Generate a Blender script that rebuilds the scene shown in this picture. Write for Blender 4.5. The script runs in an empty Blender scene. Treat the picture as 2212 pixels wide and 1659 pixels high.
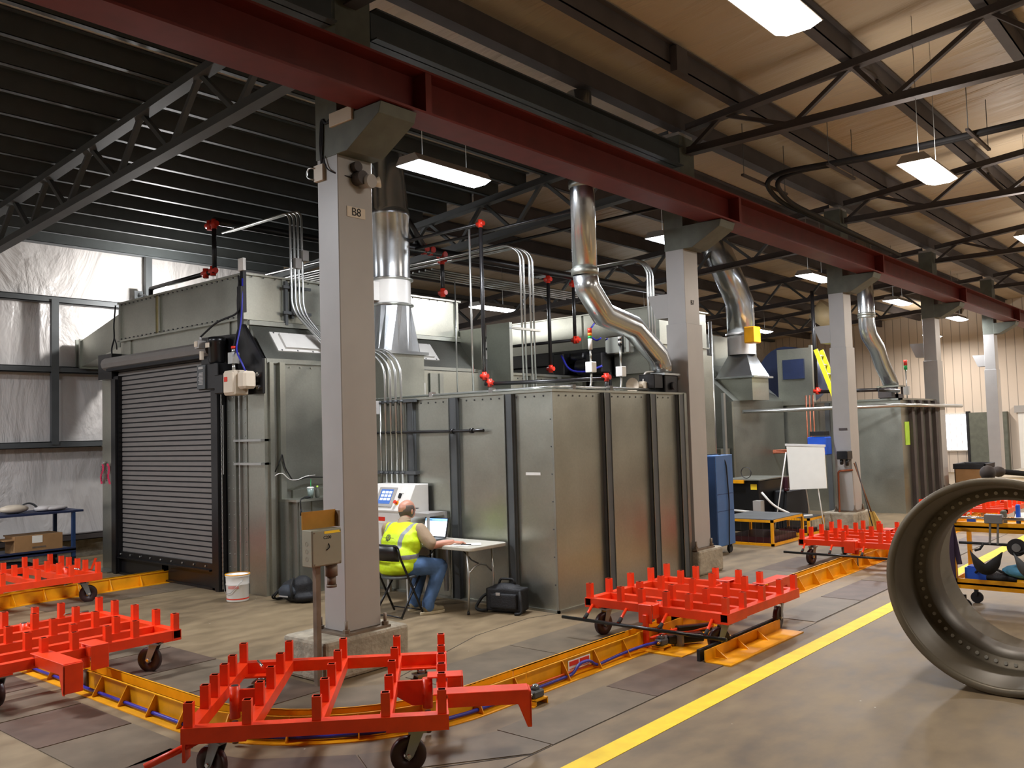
import bpy, bmesh, math, random
from mathutils import Vector, Matrix
random.seed(7)
PI = math.pi
SC = bpy.context.scene
COL = SC.collection

# ------------------------------------------------------------------ camera
CAM_H = 1.97
YAW, PITCH, ROLL, FPX = math.radians(40.532), math.radians(3.1024), math.radians(-1.6485), 1916.7
def _axes():
    cy, sy = math.cos(YAW), math.sin(YAW)
    f = Vector((cy*math.cos(PITCH), sy*math.cos(PITCH), math.sin(PITCH)))
    r = Vector((sy, -cy, 0)); u = r.cross(f)
    r2 = math.cos(ROLL)*r + math.sin(ROLL)*u
    u2 = -math.sin(ROLL)*r + math.cos(ROLL)*u
    return r2, u2, f
RX, UX, FX = _axes()
cam = bpy.data.cameras.new('camera'); camo = bpy.data.objects.new('camera', cam); COL.objects.link(camo)
cam.sensor_width = 36; cam.lens = FPX/2212*36; cam.clip_end = 200; cam.clip_start = .05
mw = Matrix((RX, UX, -FX)).transposed().to_4x4(); mw.translation = Vector((0, 0, CAM_H)); camo.matrix_world = mw
SC.camera = camo
# ------------------------------------------------------------------ world, exposure
w = bpy.data.worlds.new('world'); SC.world = w; w.use_nodes = True
w.node_tree.nodes['Background'].inputs[0].default_value = (.55, .6, .7, 1)
w.node_tree.nodes['Background'].inputs[1].default_value = .05
SC.view_settings.view_transform = 'Standard'; SC.view_settings.look = 'None'
SC.view_settings.gamma = 1; SC.view_settings.exposure = 0.0
SC.view_settings.use_curve_mapping = False
try:
    SC.cycles.max_bounces = 6; SC.cycles.diffuse_bounces = 3; SC.cycles.glossy_bounces = 3
    SC.cycles.sample_clamp_indirect = 4; SC.cycles.caustics_reflective = False; SC.cycles.caustics_refractive = False
except Exception: pass

def P(px, py, x=None, y=None, z=None):
    """point of the place seen at a photo pixel, at a known distance plane"""
    d = RX*((px-1106)/FPX) - UX*((py-829.5)/FPX) + FX
    t = x/d.x if x is not None else (y/d.y if y is not None else (z-CAM_H)/d.z)
    return Vector((0, 0, CAM_H)) + d*t

# ------------------------------------------------------------------ materials
def lin(c):
    if isinstance(c, str):
        c = [int(c[i:i+2], 16)/255 for i in (0, 2, 4)]
        c = [v/12.92 if v <= .04045 else ((v+.055)/1.055)**2.4 for v in c]
    return tuple(c[:3])+(1,)
def newmat(name):
    m = bpy.data.materials.new(name); m.use_nodes = True
    nt = m.node_tree; b = nt.nodes['Principled BSDF']; return m, nt, b
def nod(nt, t, **kw):
    n = nt.nodes.new(t)
    for k, v in kw.items():
        if k in n.inputs: n.inputs[k].default_value = v
        else: setattr(n, k, v)
    return n
def mat(name, c, rough=.5, metal=0, var=.12, scale=6, bump=0, bscale=40, emit=None, es=0, spec=None, trans=0, stretch=None):
    m, nt, b = newmat(name); L = nt.links.new
    c = lin(c)
    b.inputs['Roughness'].default_value = rough; b.inputs['Metallic'].default_value = metal
    if spec is not None: b.inputs['Specular IOR Level'].default_value = spec
    if trans: b.inputs['Transmission Weight'].default_value = trans
    tc = nod(nt, 'ShaderNodeTexCoord'); mp = nod(nt, 'ShaderNodeMapping'); L(tc.outputs['Object'], mp.inputs[0])
    if stretch: mp.inputs['Scale'].default_value = stretch
    n = nod(nt, 'ShaderNodeTexNoise'); n.inputs['Scale'].default_value = scale; n.inputs['Detail'].default_value = 4
    L(mp.outputs[0], n.inputs['Vector'])
    r = nod(nt, 'ShaderNodeValToRGB')
    r.color_ramp.elements[0].position = .3; r.color_ramp.elements[1].position = .7
    r.color_ramp.elements[0].color = tuple(v*(1-var) for v in c[:3])+(1,)
    r.color_ramp.elements[1].color = tuple(min(1, v*(1+var)) for v in c[:3])+(1,)
    L(n.outputs['Fac'], r.inputs[0]); L(r.outputs[0], b.inputs['Base Color'])
    if bump:
        n2 = nod(nt, 'ShaderNodeTexNoise'); n2.inputs['Scale'].default_value = bscale; L(mp.outputs[0], n2.inputs['Vector'])
        bp = nod(nt, 'ShaderNodeBump'); bp.inputs['Strength'].default_value = bump; bp.inputs['Distance'].default_value = .02
        L(n2.outputs['Fac'], bp.inputs['Height']); L(bp.outputs[0], b.inputs['Normal'])
    if emit is not None:
        b.inputs['Emission Color'].default_value = lin(emit); b.inputs['Emission Strength'].default_value = es
    return m
def galv(name, c, rough=.34, bump=.06):
    """galvanised sheet: metallic, spangled, slightly wavy"""
    m, nt, b = newmat(name); L = nt.links.new; c = lin(c)
    b.inputs['Metallic'].default_value = .92
    tc = nod(nt, 'ShaderNodeTexCoord')
    v = nod(nt, 'ShaderNodeTexVoronoi'); v.inputs['Scale'].default_value = 45; L(tc.outputs['Object'], v.inputs['Vector'])
    n = nod(nt, 'ShaderNodeTexNoise'); n.inputs['Scale'].default_value = 1.6; n.inputs['Detail'].default_value = 3; L(tc.outputs['Object'], n.inputs['Vector'])
    mx = nod(nt, 'ShaderNodeMix', data_type='RGBA'); 
    mx.inputs[6].default_value = tuple(k*.8 for k in c[:3])+(1,); mx.inputs[7].default_value = tuple(min(1, k*1.2) for k in c[:3])+(1,)
    mm = nod(nt, 'ShaderNodeMath', operation='MULTIPLY_ADD'); mm.inputs[1].default_value = .22; L(v.outputs['Color'], mm.inputs[0]); L(n.outputs['Fac'], mm.inputs[2])
    L(mm.outputs[0], mx.inputs[0]); L(mx.outputs[2], b.inputs['Base Color'])
    mr = nod(nt, 'ShaderNodeMapRange'); mr.inputs['To Min'].default_value = rough-.05; mr.inputs['To Max'].default_value = rough+.1
    L(n.outputs['Fac'], mr.inputs[0]); L(mr.outputs[0], b.inputs['Roughness'])
    bp = nod(nt, 'ShaderNodeBump'); bp.inputs['Strength'].default_value = bump; bp.inputs['Distance'].default_value = .3
    n3 = nod(nt, 'ShaderNodeTexNoise'); n3.inputs['Scale'].default_value = 1.1; L(tc.outputs['Object'], n3.inputs['Vector'])
    L(n3.outputs['Fac'], bp.inputs['Height']); L(bp.outputs[0], b.inputs['Normal'])
    return m
M = {}
M['galv'] = galv('galvanised', 'a9aa9f', .31, .04); M['galv2'] = galv('galvanised_dull', '9a9c94', .37, .04)
M['duct'] = galv('duct_steel', 'c4c8ca', .2, .1)
M['orange'] = mat('orange_paint', 'ee3f16', .34, var=.08, scale=9)
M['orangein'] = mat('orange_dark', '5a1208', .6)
M['yellow'] = mat('rail_yellow', 'eca30a', .42, var=.14, scale=5, bump=.05)
M['line'] = mat('line_yellow', 'ffd62a', .6, var=.1, scale=8)
M['lgrey'] = mat('column_grey', 'a5a29e', .38, var=.04, scale=3)
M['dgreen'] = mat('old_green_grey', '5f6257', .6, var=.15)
M['steel'] = mat('roof_steel', '4c4f50', .6, var=.14, scale=3)
M['steelr'] = mat('roof_steel_brown', '463f3d', .65, var=.18, scale=3)
M['purlin'] = mat('purlin_grey', '424748', .55, var=.1)
M['red'] = mat('crane_red', '6e2320', .5, var=.15, scale=4)
M['black'] = mat('black_paint', '121214', .3, var=.1); M['blackm'] = mat('black_matt', '17171a', .75)
M['door'] = mat('door_slat_grey', '716d69', .45, var=.04)
M['white'] = mat('white_enamel', 'e4e2dc', .35, var=.03); M['cream'] = mat('cream_box', 'cfc2ae', .4, var=.04)
M['conduit'] = mat('conduit_zinc', 'c0c2bf', .28, metal=.9, var=.06)
M['chrome'] = mat('chrome', 'd8d8d8', .15, metal=1, var=.02)
M['pipeb'] = mat('black_pipe', '1c1b1c', .35, var=.2); M['redfit'] = mat('red_fitting', 'd8321e', .4)
M['wheel'] = mat('maroon_wheel', '331a1a', .4, var=.2); M['fork'] = mat('caster_zinc', '8e9398', .35, metal=.7)
M['conc'] = mat('old_concrete', '9a917f', .85, var=.25, scale=9, bump=.5, bscale=25)
M['blue'] = mat('cabinet_blue', '41679a', .5, var=.06); M['blued'] = mat('dark_blue', '1f3a63', .5)
M['bblue'] = mat('bright_blue', '1d55c8', .4); M['navy'] = mat('navy', '1c2848', .5)
M['ring'] = mat('ring_primer', '6d6555', .42, metal=.3, var=.15, scale=3)
M['ringo'] = mat('ring_outer', 'b5a078', .55, var=.12, scale=3)
M['card'] = mat('cardboard', 'a07a50', .8, var=.08); M['paper'] = mat('paper', 'f2f0e6', .7, var=.02)
M['wood'] = mat('wood', '8a5a3a', .6); M['straw'] = mat('straw', 'c8a050', .8, bump=.6, bscale=80)
M['skin'] = mat('skin', 'c98f78', .5, var=.05); M['hair'] = mat('hair', '5d5048', .7, bump=.4, bscale=200)
M['khaki'] = mat('khaki', 'a08a70', .8, var=.08, bump=.2, bscale=20); M['denim'] = mat('denim', '4f6f9c', .8, var=.18, scale=10, bump=.3, bscale=15)
M['shoe'] = mat('shoe_tan', '8d8266', .7); M['sole'] = mat('shoe_sole', 'c4b89a', .7)
M['bag'] = mat('black_bag', '15161a', .65, bump=.2, bscale=60); M['bagg'] = mat('grey_bag', '2a3038', .7)
M['disc'] = mat('disconnect_grey', '8b8a78', .5, var=.06); M['ochre'] = mat('ochre_plate', 'a8761c', .5, var=.15)
M['rust'] = mat('rusty_steel', '77695a', .6, metal=.3, var=.3)
M['copper'] = mat('copper', '9c5a40', .4, metal=.6); M['bluehose'] = mat('blue_hose', '2c2f9c', .4); M['orhose'] = mat('orange_hose', 'e0561c', .4)
M['grn'] = mat('green_plastic', '16a050', .4); M['cup'] = mat('clear_cup', 'b8d0c8', .2, trans=.5); M['pink'] = mat('pink_tape', 'd8305c', .5)
M['amber'] = mat('amber', 'f08a1c', .4); M['ygrn'] = mat('lime_sheet', 'b4e04a', .6); M['ladder'] = mat('ladder_yellow', 'd8d01c', .45)
M['mesh'] = mat('dark_mesh', '3a3430', .6, var=.2); M['maroon'] = mat('maroon', '3c1420', .4)
M['tblgrey'] = mat('table_grey', 'c0bdb0', .5, var=.03); M['rubber'] = mat('rubber', '0e0e0e', .7)
M['strap'] = mat('purple_strap', '2c1c3a', .7); M['ltblue'] = mat('light_blue_cloth', '58a0c8', .7, bump=.5, bscale=20)
M['screen'] = mat('laptop_screen', 'e8f0ff', .3, emit='e8f2ff', es=2.2); M['screenb'] = mat('screen_blue_band', '90c8f0', .3, emit='7fb4f0', es=1.6)
M['hmi'] = mat('touch_screen', '3a5c9a', .3, emit='3a5c9a', es=.9); M['hmib'] = mat('touch_button', 'dfe8f8', .3, emit='dfe8f8', es=.9)
M['lens'] = mat('lamp_lens', 'ffffff', .4, emit='eaf0ff', es=26); M['lensw'] = mat('lamp_lens_warm', 'ffffff', .4, emit='ffeedd', es=26)
M['daywin'] = mat('daylight_pane', 'ffffff', .4, emit='f4f4ff', es=2.6)
M['plate1'] = mat('floor_plate_grey', '6a5e4d', .55, metal=.1, var=.2, scale=4); M['plate2'] = mat('floor_plate_maroon', '5a4a3e', .55, metal=.1, var=.22, scale=5)
M['joint'] = mat('floor_joint_dark', '3c362e', .8)

def floormat():
    m, nt, b = newmat('shop_floor'); L = nt.links.new
    tc = nod(nt, 'ShaderNodeTexCoord')
    n1 = nod(nt, 'ShaderNodeTexNoise'); n1.inputs['Scale'].default_value = .55; n1.inputs['Detail'].default_value = 6; n1.inputs['Roughness'].default_value = .6
    n2 = nod(nt, 'ShaderNodeTexNoise'); n2.inputs['Scale'].default_value = 3.2; n2.inputs['Detail'].default_value = 8
    mp = nod(nt, 'ShaderNodeMapping'); mp.inputs['Scale'].default_value = (1, 1.8, 1); L(tc.outputs['Object'], mp.inputs[0])
    L(tc.outputs['Object'], n1.inputs['Vector']); L(mp.outputs[0], n2.inputs['Vector'])
    a = nod(nt, 'ShaderNodeMath', operation='MULTIPLY_ADD'); a.inputs[1].default_value = .5; L(n2.outputs['Fac'], a.inputs[0])
    h = nod(nt, 'ShaderNodeMath', operation='MULTIPLY'); h.inputs[1].default_value = .5; L(n1.outputs['Fac'], h.inputs[0]); L(h.outputs[0], a.inputs[2])
    r = nod(nt, 'ShaderNodeValToRGB'); L(a.outputs[0], r.inputs[0])
    e = r.color_ramp.elements; e[0].position = .33; e[0].color = lin('5d4f3b'); e[1].position = .66; e[1].color = lin('8e7c5f')
    k = e.new(.5); k.color = lin('7a694f')
    # small white specks of debris
    v = nod(nt, 'ShaderNodeTexVoronoi'); v.inputs['Scale'].default_value = 3.3; L(tc.outputs['Object'], v.inputs['Vector'])
    lt = nod(nt, 'ShaderNodeMath', operation='LESS_THAN'); lt.inputs[1].default_value = .022; L(v.outputs['Distance'], lt.inputs[0])
    mx = nod(nt, 'ShaderNodeMix', data_type='RGBA'); L(lt.outputs[0], mx.inputs[0]); L(r.outputs[0], mx.inputs[6]); mx.inputs[7].default_value = lin('c8c2b0')
    L(mx.outputs[2], b.inputs['Base Color'])
    mr = nod(nt, 'ShaderNodeMapRange'); mr.inputs['To Min'].default_value = .42; mr.inputs['To Max'].default_value = .7; L(n2.outputs['Fac'], mr.inputs[0]); L(mr.outputs[0], b.inputs['Roughness'])
    bp = nod(nt, 'ShaderNodeBump'); bp.inputs['Strength'].default_value = .15; bp.inputs['Distance'].default_value = .01; L(n2.outputs['Fac'], bp.inputs['Height']); L(bp.outputs[0], b.inputs['Normal'])
    return m
def vinyl(name, c, stretch, dist=.35, rough=.45):
    """draped insulation facing"""
    m, nt, b = newmat(name); L = nt.links.new
    b.inputs['Base Color'].default_value = lin(c); b.inputs['Roughness'].default_value = rough
    tc = nod(nt, 'ShaderNodeTexCoord'); mp = nod(nt, 'ShaderNodeMapping'); mp.inputs['Scale'].default_value = stretch
    mp.inputs['Rotation'].default_value = (0, .35, .1)
    L(tc.outputs['Object'], mp.inputs[0])
    n = nod(nt, 'ShaderNodeTexNoise'); n.inputs['Scale'].default_value = 1.0; n.inputs['Detail'].default_value = 5; n.inputs['Distortion'].default_value = 1.2
    L(mp.outputs[0], n.inputs['Vector'])
    bp = nod(nt, 'ShaderNodeBump'); bp.inputs['Strength'].default_value = .55; bp.inputs['Distance'].default_value = dist
    L(n.outputs['Fac'], bp.inputs['Height']); L(bp.outputs[0], b.inputs['Normal'])
    return m
M['floor'] = floormat()
M['wallv'] = vinyl('wall_vinyl', 'cfcac6', (1.1, 1.1, .5), .3, .35)
M['roofv'] = vinyl('roof_vinyl', 'b8a58a', (1.6, .25, 1), .25, .5)
M['roofl'] = vinyl('roof_vinyl_left', 'cfcbc4', (1.6, .25, 1), .25, .5)
def ribwall(name, c, pitch=.3):
    m, nt, b = newmat(name); L = nt.links.new
    tc = nod(nt, 'ShaderNodeTexCoord'); sp = nod(nt, 'ShaderNodeSeparateXYZ'); L(tc.outputs['Object'], sp.inputs[0])
    f = nod(nt, 'ShaderNodeMath', operation='FRACT'); d = nod(nt, 'ShaderNodeMath', operation='DIVIDE'); d.inputs[1].default_value = pitch
    L(sp.outputs['Y'], d.inputs[0]); L(d.outputs[0], f.inputs[0])
    lt = nod(nt, 'ShaderNodeMath', operation='LESS_THAN'); lt.inputs[1].default_value = .07; L(f.outputs[0], lt.inputs[0])
    bp = nod(nt, 'ShaderNodeBump'); bp.inputs['Strength'].default_value = 1; bp.inputs['Distance'].default_value = .04; bp.invert = True
    L(lt.outputs[0], bp.inputs['Height']); L(bp.outputs[0], b.inputs['Normal'])
    mx = nod(nt, 'ShaderNodeMix', data_type='RGBA'); L(lt.outputs[0], mx.inputs[0]); c = lin(c); mx.inputs[6].default_value = c; mx.inputs[7].default_value = tuple(k*.55 for k in c[:3])+(1,)
    L(mx.outputs[2], b.inputs['Base Color']); b.inputs['Roughness'].default_value = .5
    return m
M['rib'] = ribwall('ribbed_panel', 'd6c8b8')
M['ribw'] = ribwall('grey_wall', 'cfc6ba', .9)

# ------------------------------------------------------------------ mesh builder
class MB:
    def __init__(s): s.v = []; s.f = []; s.m = []; s.s = []
    def add(s, vs, fs, mi=0, sm=False):
        o = len(s.v); s.v += [tuple(v) for v in vs]
        for f in fs: s.f.append([i+o for i in f]); s.m.append(mi); s.s.append(sm)
        return s
    def box(s, x0, x1, y0, y1, z0, z1, mi=0):
        if x0 > x1: x0, x1 = x1, x0
        if y0 > y1: y0, y1 = y1, y0
        if z0 > z1: z0, z1 = z1, z0
        vs = [(x, y, z) for z in (z0, z1) for y in (y0, y1) for x in (x0, x1)]
        return s.add(vs, [(0, 2, 3, 1), (4, 5, 7, 6), (0, 1, 5, 4), (2, 6, 7, 3), (0, 4, 6, 2), (1, 3, 7, 5)], mi)
    def beam(s, a, b, w, h=None, mi=0, up=(0, 0, 1), ext=0):
        h = h or w; a = Vector(a); b = Vector(b); d = (b-a).normalized(); a = a-d*ext; b = b+d*ext
        u = Vector(up)
        if abs(d.dot(u)) > .98: u = Vector((1, 0, 0))
        r = d.cross(u).normalized(); u = r.cross(d)
        vs = []
        for p in (a, b):
            for i, j in ((-1, -1), (1, -1), (1, 1), (-1, 1)): vs.append(p + r*(i*w/2) + u*(j*h/2))
        return s.add(vs, [(3, 2, 1, 0), (4, 5, 6, 7), (0, 1, 5, 4), (1, 2, 6, 5), (2, 3, 7, 6), (3, 0, 4, 7)], mi)
    def tubebox(s, a, b, w, h, t, mi=0, mi2=None, up=(0, 0, 1), cap0=False, cap1=False):
        """hollow rectangular tube"""
        a = Vector(a); b = Vector(b); d = (b-a).normalized(); u = Vector(up)
        if abs(d.dot(u)) > .98: u = Vector((1, 0, 0))
        r = d.cross(u).normalized(); u = r.cross(d); vs = []
        for p in (a, b):
            for k in (0, t):
                for i, j in ((-1, -1), (1, -1), (1, 1), (-1, 1)): vs.append(p + r*(i*(w/2-k)) + u*(j*(h/2-k)))
        fs = []
        for q in range(4):
            n = (q+1) % 4
            fs.append((q, n, 8+n, 8+q)); fs.append((q, 4+q, 4+n, n)); fs.append((8+q, 8+n, 12+n, 12+q))
        s.add(vs, fs, mi)
        return s.add(vs, [(4+(q+1) % 4, 4+q, 12+q, 12+(q+1) % 4) for q in range(4)], mi if mi2 is None else mi2)
    def cyl(s, a, b, r0, r1=None, n=16, mi=0, caps=True, sm=True):
        r1 = r0 if r1 is None else r1; a = Vector(a); b = Vector(b); d = (b-a).normalized()
        u = Vector((0, 0, 1)) if abs(d.z) < .9 else Vector((1, 0, 0)); r = d.cross(u).normalized(); u = r.cross(d)
        vs = []
        for p, R in ((a, r0), (b, r1)):
            for i in range(n):
                t = 2*PI*i/n; vs.append(p + r*(R*math.cos(t)) + u*(R*math.sin(t)))
        s.add(vs, [(i, (i+1) % n, n+(i+1) % n, n+i) for i in range(n)], mi, sm)
        if caps: s.add(vs, [tuple(range(n-1, -1, -1)), tuple(range(n, 2*n))], mi)
        return s
    def tube(s, pts, r, n=8, mi=0, caps=True):
        pts = [Vector(p) for p in pts]; N = len(pts); rs = r if isinstance(r, (list, tuple)) else [r]*N
        d0 = (pts[1]-pts[0]).normalized(); u = Vector((0, 0, 1)) if abs(d0.z) < .9 else Vector((1, 0, 0))
        vs = []
        for i, p in enumerate(pts):
            a = (pts[i]-pts[i-1]).normalized() if i else d0
            b = (pts[i+1]-pts[i]).normalized() if i < N-1 else a
            d = (a+b).normalized(); k = 1/max(.5, math.cos(a.angle(b, 0)/2))
            rr = d.cross(u)
            if rr.length < 1e-4: rr = d.cross(Vector((0, 1, 0)))
            rr.normalize(); u = rr.cross(d).normalized()
            bend = (b-a); bend = bend.normalized() if bend.length > 1e-5 else None
            for j in range(n):
                t = 2*PI*j/n; o = rr*(rs[i]*math.cos(t)) + u*(rs[i]*math.sin(t))
                if bend is not None: o = o + bend*(o.dot(bend)*(k-1))
                vs.append(p+o)
        fs = [(i*n+j, i*n+(j+1) % n, (i+1)*n+(j+1) % n, (i+1)*n+j) for i in range(N-1) for j in range(n)]
        s.add(vs, fs, mi, True)
        if caps: s.add(vs, [tuple(range(n-1, -1, -1)), tuple(range((N-1)*n, N*n))], mi)
        return s
    def lathe(s, prof, n=24, mi=0, c=(0, 0, 0), axis='z', sm=True, a0=0, a1=2*PI):
        """prof = [(r, h)...] about an axis"""
        full = abs(a1-a0-2*PI) < 1e-6; N = n if full else n+1; vs = []
        for (r, h) in prof:
            for i in range(N):
                t = a0+(a1-a0)*i/n; x, y = r*math.cos(t), r*math.sin(t)
                p = {'z': (x, y, h), 'x': (h, x, y), 'y': (x, h, y)}[axis]
                vs.append((p[0]+c[0], p[1]+c[1], p[2]+c[2]))
        fs = []
        for k in range(len(prof)-1):
            for i in range(n):
                j = (i+1) % N; fs.append((k*N+i, k*N+j, (k+1)*N+j, (k+1)*N+i))
        return s.add(vs, fs, mi, sm)
    def prism(s, poly, a, b, axis='y', mi=0):
        """extrude polygon between a and b on an axis; poly gives the two other coordinates in x,y,z order"""
        def mk(p, h):
            return {'x': (h, p[0], p[1]), 'y': (p[0], h, p[1]), 'z': (p[0], p[1], h)}[axis]
        n = len(poly); vs = [mk(p, a) for p in poly]+[mk(p, b) for p in poly]
        return s.add(vs, [tuple(range(n)), tuple(range(2*n-1, n-1, -1))]+[(i, n+i, n+(i+1) % n, (i+1) % n) for i in range(n)], mi)
    def ell(s, c, r, n=14, mi=0, rot=None):
        vs = []; fs = []; m_ = n//2
        R = rot or Matrix.Identity(3)
        for k in range(m_+1):
            ph = PI*k/m_
            for i in range(n):
                t = 2*PI*i/n; vs.append(Vector(c)+R @ Vector((r[0]*math.sin(ph)*math.cos(t), r[1]*math.sin(ph)*math.sin(t), r[2]*math.cos(ph))))
        for k in range(m_):
            for i in range(n): fs.append((k*n+i, (k+1)*n+i, (k+1)*n+(i+1) % n, k*n+(i+1) % n))
        return s.add(vs, fs, mi, True)
    def build(s, name, mats, parent=None, bevel=0, seg=1, label=None):
        me = bpy.data.meshes.new(name); me.from_pydata(s.v, [], s.f)
        if not isinstance(mats, (list, tuple)): mats = [mats]
        for q in mats: me.materials.append(M[q] if isinstance(q, str) else q)
        me.polygons.foreach_set('material_index', s.m); me.polygons.foreach_set('use_smooth', s.s)
        me.validate(); me.update()
        bm = bmesh.new(); bm.from_mesh(me); bmesh.ops.remove_doubles(bm, verts=bm.verts, dist=1e-5)
        bmesh.ops.recalc_face_normals(bm, faces=bm.faces); bm.to_mesh(me); bm.free()
        o = bpy.data.objects.new(name, me); COL.objects.link(o)
        if parent: o.parent = parent
        if bevel:
            b = o.modifiers.new('b', 'BEVEL'); b.width = bevel; b.segments = seg; b.limit_method = 'ANGLE'; b.angle_limit = .6
        if label: o['label'] = label
        return o
def tag(o, label=None, cat=None, group=None, kind=None):
    if label: o['label'] = label
    if cat: o['category'] = cat
    if group: o['group'] = group
    if kind: o['kind'] = kind
    return o
def thing(name, label, cat, loc=(0, 0, 0), rz=0, group=None):
    o = bpy.data.objects.new(name, None); COL.objects.link(o); o.empty_display_size = .1
    o.location = loc; o.rotation_euler = (0, 0, rz); return tag(o, label, cat, group)
KIDS = {}
def dup(root, loc=None, rz=None, label=None, group=None):
    r = root.copy(); COL.objects.link(r)
    if loc is not None: r.location = loc
    if rz is not None: r.rotation_euler = (0, 0, rz)
    if label: r['label'] = label
    if group: r['group'] = group
    def rec(src, dst):
        for ch in [o for o in KIDS.get(src.name, ())]:
            c = ch.copy(); COL.objects.link(c); c.parent = dst; rec(ch, c)
    if root.name not in KIDS:
        for o in bpy.data.objects:
            if o.parent: 
                l = KIDS.setdefault(o.parent.name, [])
                if o not in l: l.append(o)
    rec(root, r); return r
def text(body, size, mname, name, parent, mtx, ext=.001):
    """lettering as mesh on a surface: mtx maps text x right, y up, z out"""
    cu = bpy.data.curves.new('t', 'FONT'); cu.body = body; cu.size = size; cu.align_x = 'CENTER'; cu.align_y = 'CENTER'; cu.extrude = ext
    to = bpy.data.objects.new('t', cu); COL.objects.link(to)
    dg = bpy.context.evaluated_depsgraph_get(); me = bpy.data.meshes.new_from_object(to.evaluated_get(dg))
    bpy.data.objects.remove(to); me.materials.clear(); me.materials.append(M[mname])
    me.transform(mtx); o = bpy.data.objects.new(name, me); COL.objects.link(o); o.parent = parent; return o
def frame(org, right, up):
    r = Vector(right).normalized(); u = Vector(up).normalized(); n = r.cross(u)
    m = Matrix((r, u, n)).transposed().to_4x4(); m.translation = Vector(org); return m
def smoothpath(pts, r=.1, n=5):
    """round the corners of a polyline"""
    pts = [Vector(p) for p in pts]; out = [pts[0]]
    for i in range(1, len(pts)-1):
        a, b, c = pts[i-1], pts[i], pts[i+1]; d1 = (a-b); d2 = (c-b); k = min(r, d1.length*.48, d2.length*.48)
        p = b+d1.normalized()*k; q = b+d2.normalized()*k
        for j in range(n+1):
            t = j/n; out.append(p*(1-t)**2 + b*2*t*(1-t) + q*t*t)
    out.append(pts[-1]); return out

# ------------------------------------------------------------------ room shell
X0, X1, YR, YL = -7.0, 36.0, -9.0, 16.15      # back, far, right, left walls
def struct(name, mb, m, bevel=0): return tag(mb.build(name, m, None, bevel), kind='structure')
struct('floor', MB().box(X0, X1, YR, YL, -.1, 0), 'floor')
def zr(y):   # roof underside over each bay
    return 6.12 + .1*(5.9-y) if y < 6.1 else 6.08 - .074*(y-6.1)
mb = MB(); y0, y1 = 6.1, YL
mb.prism([(y0, zr(6.1)+.24), (y1, zr(y1)+.24), (y1, zr(y1)+.32), (y0, zr(6.1)+.32)], X0, 11.0, 'x', 0)
mb.prism([(y0, zr(6.1)+.24), (y1, zr(y1)+.24), (y1, zr(y1)+.32), (y0, zr(6.1)+.32)], 11.0, X1, 'x', 1)
mb.prism([(YR, zr(YR)+.26), (y0, zr(6.09)+.26), (y0, zr(6.09)+.34), (YR, zr(YR)+.34)], X0, X1, 'x', 1)
struct('ceiling', mb, ['roofl', 'roofv'])
struct('wall_left', MB().box(X0, X1, YL, YL+.1, 0, 6), 'wallv')
struct('wall_far', MB().box(X1, X1+.1, YR, YL, 0, 8), 'rib')
struct('wall_right', MB().box(X0, X1, YR-.1, YR, 0, 8), 'ribw')
struct('wall_back', MB().box(X0-.1, X0, YR, YL, 0, 8), 'ribw')
# low concrete base of the left wall and its girts
tag(MB().box(X0, X1, YL-.06, YL, 0, .3).build('baseboard_left', 'conc'), kind='structure')
for i, z in enumerate((.36, 1.98, 3.28, 4.5, 5.58)):
    g = MB(); h = .11 if z < 5 else .2
    g.box(X0, X1, YL-.2, YL-.01, z-h/2, z-h/2+.012); g.box(X0, X1, YL-.2, YL-.01, z+h/2-.012, z+h/2); g.box(X0, X1, YL-.2, YL-.185, z-h/2, z+h/2)
    struct('trim_%d' % (i+1), g, 'steel' if z > 1 else 'steelr')
for i, x in enumerate((6.5, 8.2)):
    a, b = ((1.98, 4.5), (4.5, 5.58))[i]
    struct('trim_%d' % (i+6), MB().box(x-.06, x+.06, YL-.22, YL-.14, a, b), 'steel')
# sagging dark edge above the upper girt
# far wall: window and two doors
t = MB(); t.box(X1-.05, X1, 8.62, 9.4, .83, 2.17); t2 = MB()
wf = tag(t.build('window_1', 'daywin'), kind='structure')
for a in ((8.58, 8.64, .8, 2.2), (9.37, 9.43, .8, 2.2), (8.58, 9.43, .78, .84), (8.58, 9.43, 2.15, 2.21)): t2.box(X1-.08, X1, a[0], a[1], a[2], a[3])
for y in (8.82, 9.0, 9.2): t2.box(X1-.07, X1-.05, y-.01, y+.01, .84, 2.15)
t2.build('window_frame', 'white', wf)
d = tag(MB().box(X1-.3, X1-.02, 7.25, 8.5, 0, 2.2).build('door_1', 'dgreen'), kind='structure')
MB().box(X1-.36, X1, 8.5, 8.58, 0, 2.25).build('door_frame', 'blackm', d); MB().cyl((X1-.36, 7.5, .95), (X1-.3, 7.5, .95), .04).build('door_handle', 'chrome', d)
d = tag(MB().box(X1-.25, X1-.02, 2.6, 6.9, 0, 2.15).build('door_2', 'white'), kind='structure')
MB().box(X1-.3, X1, 2.5, 7.0, 2.15, 2.4).build('door_frame', 'lgrey', d)
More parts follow.
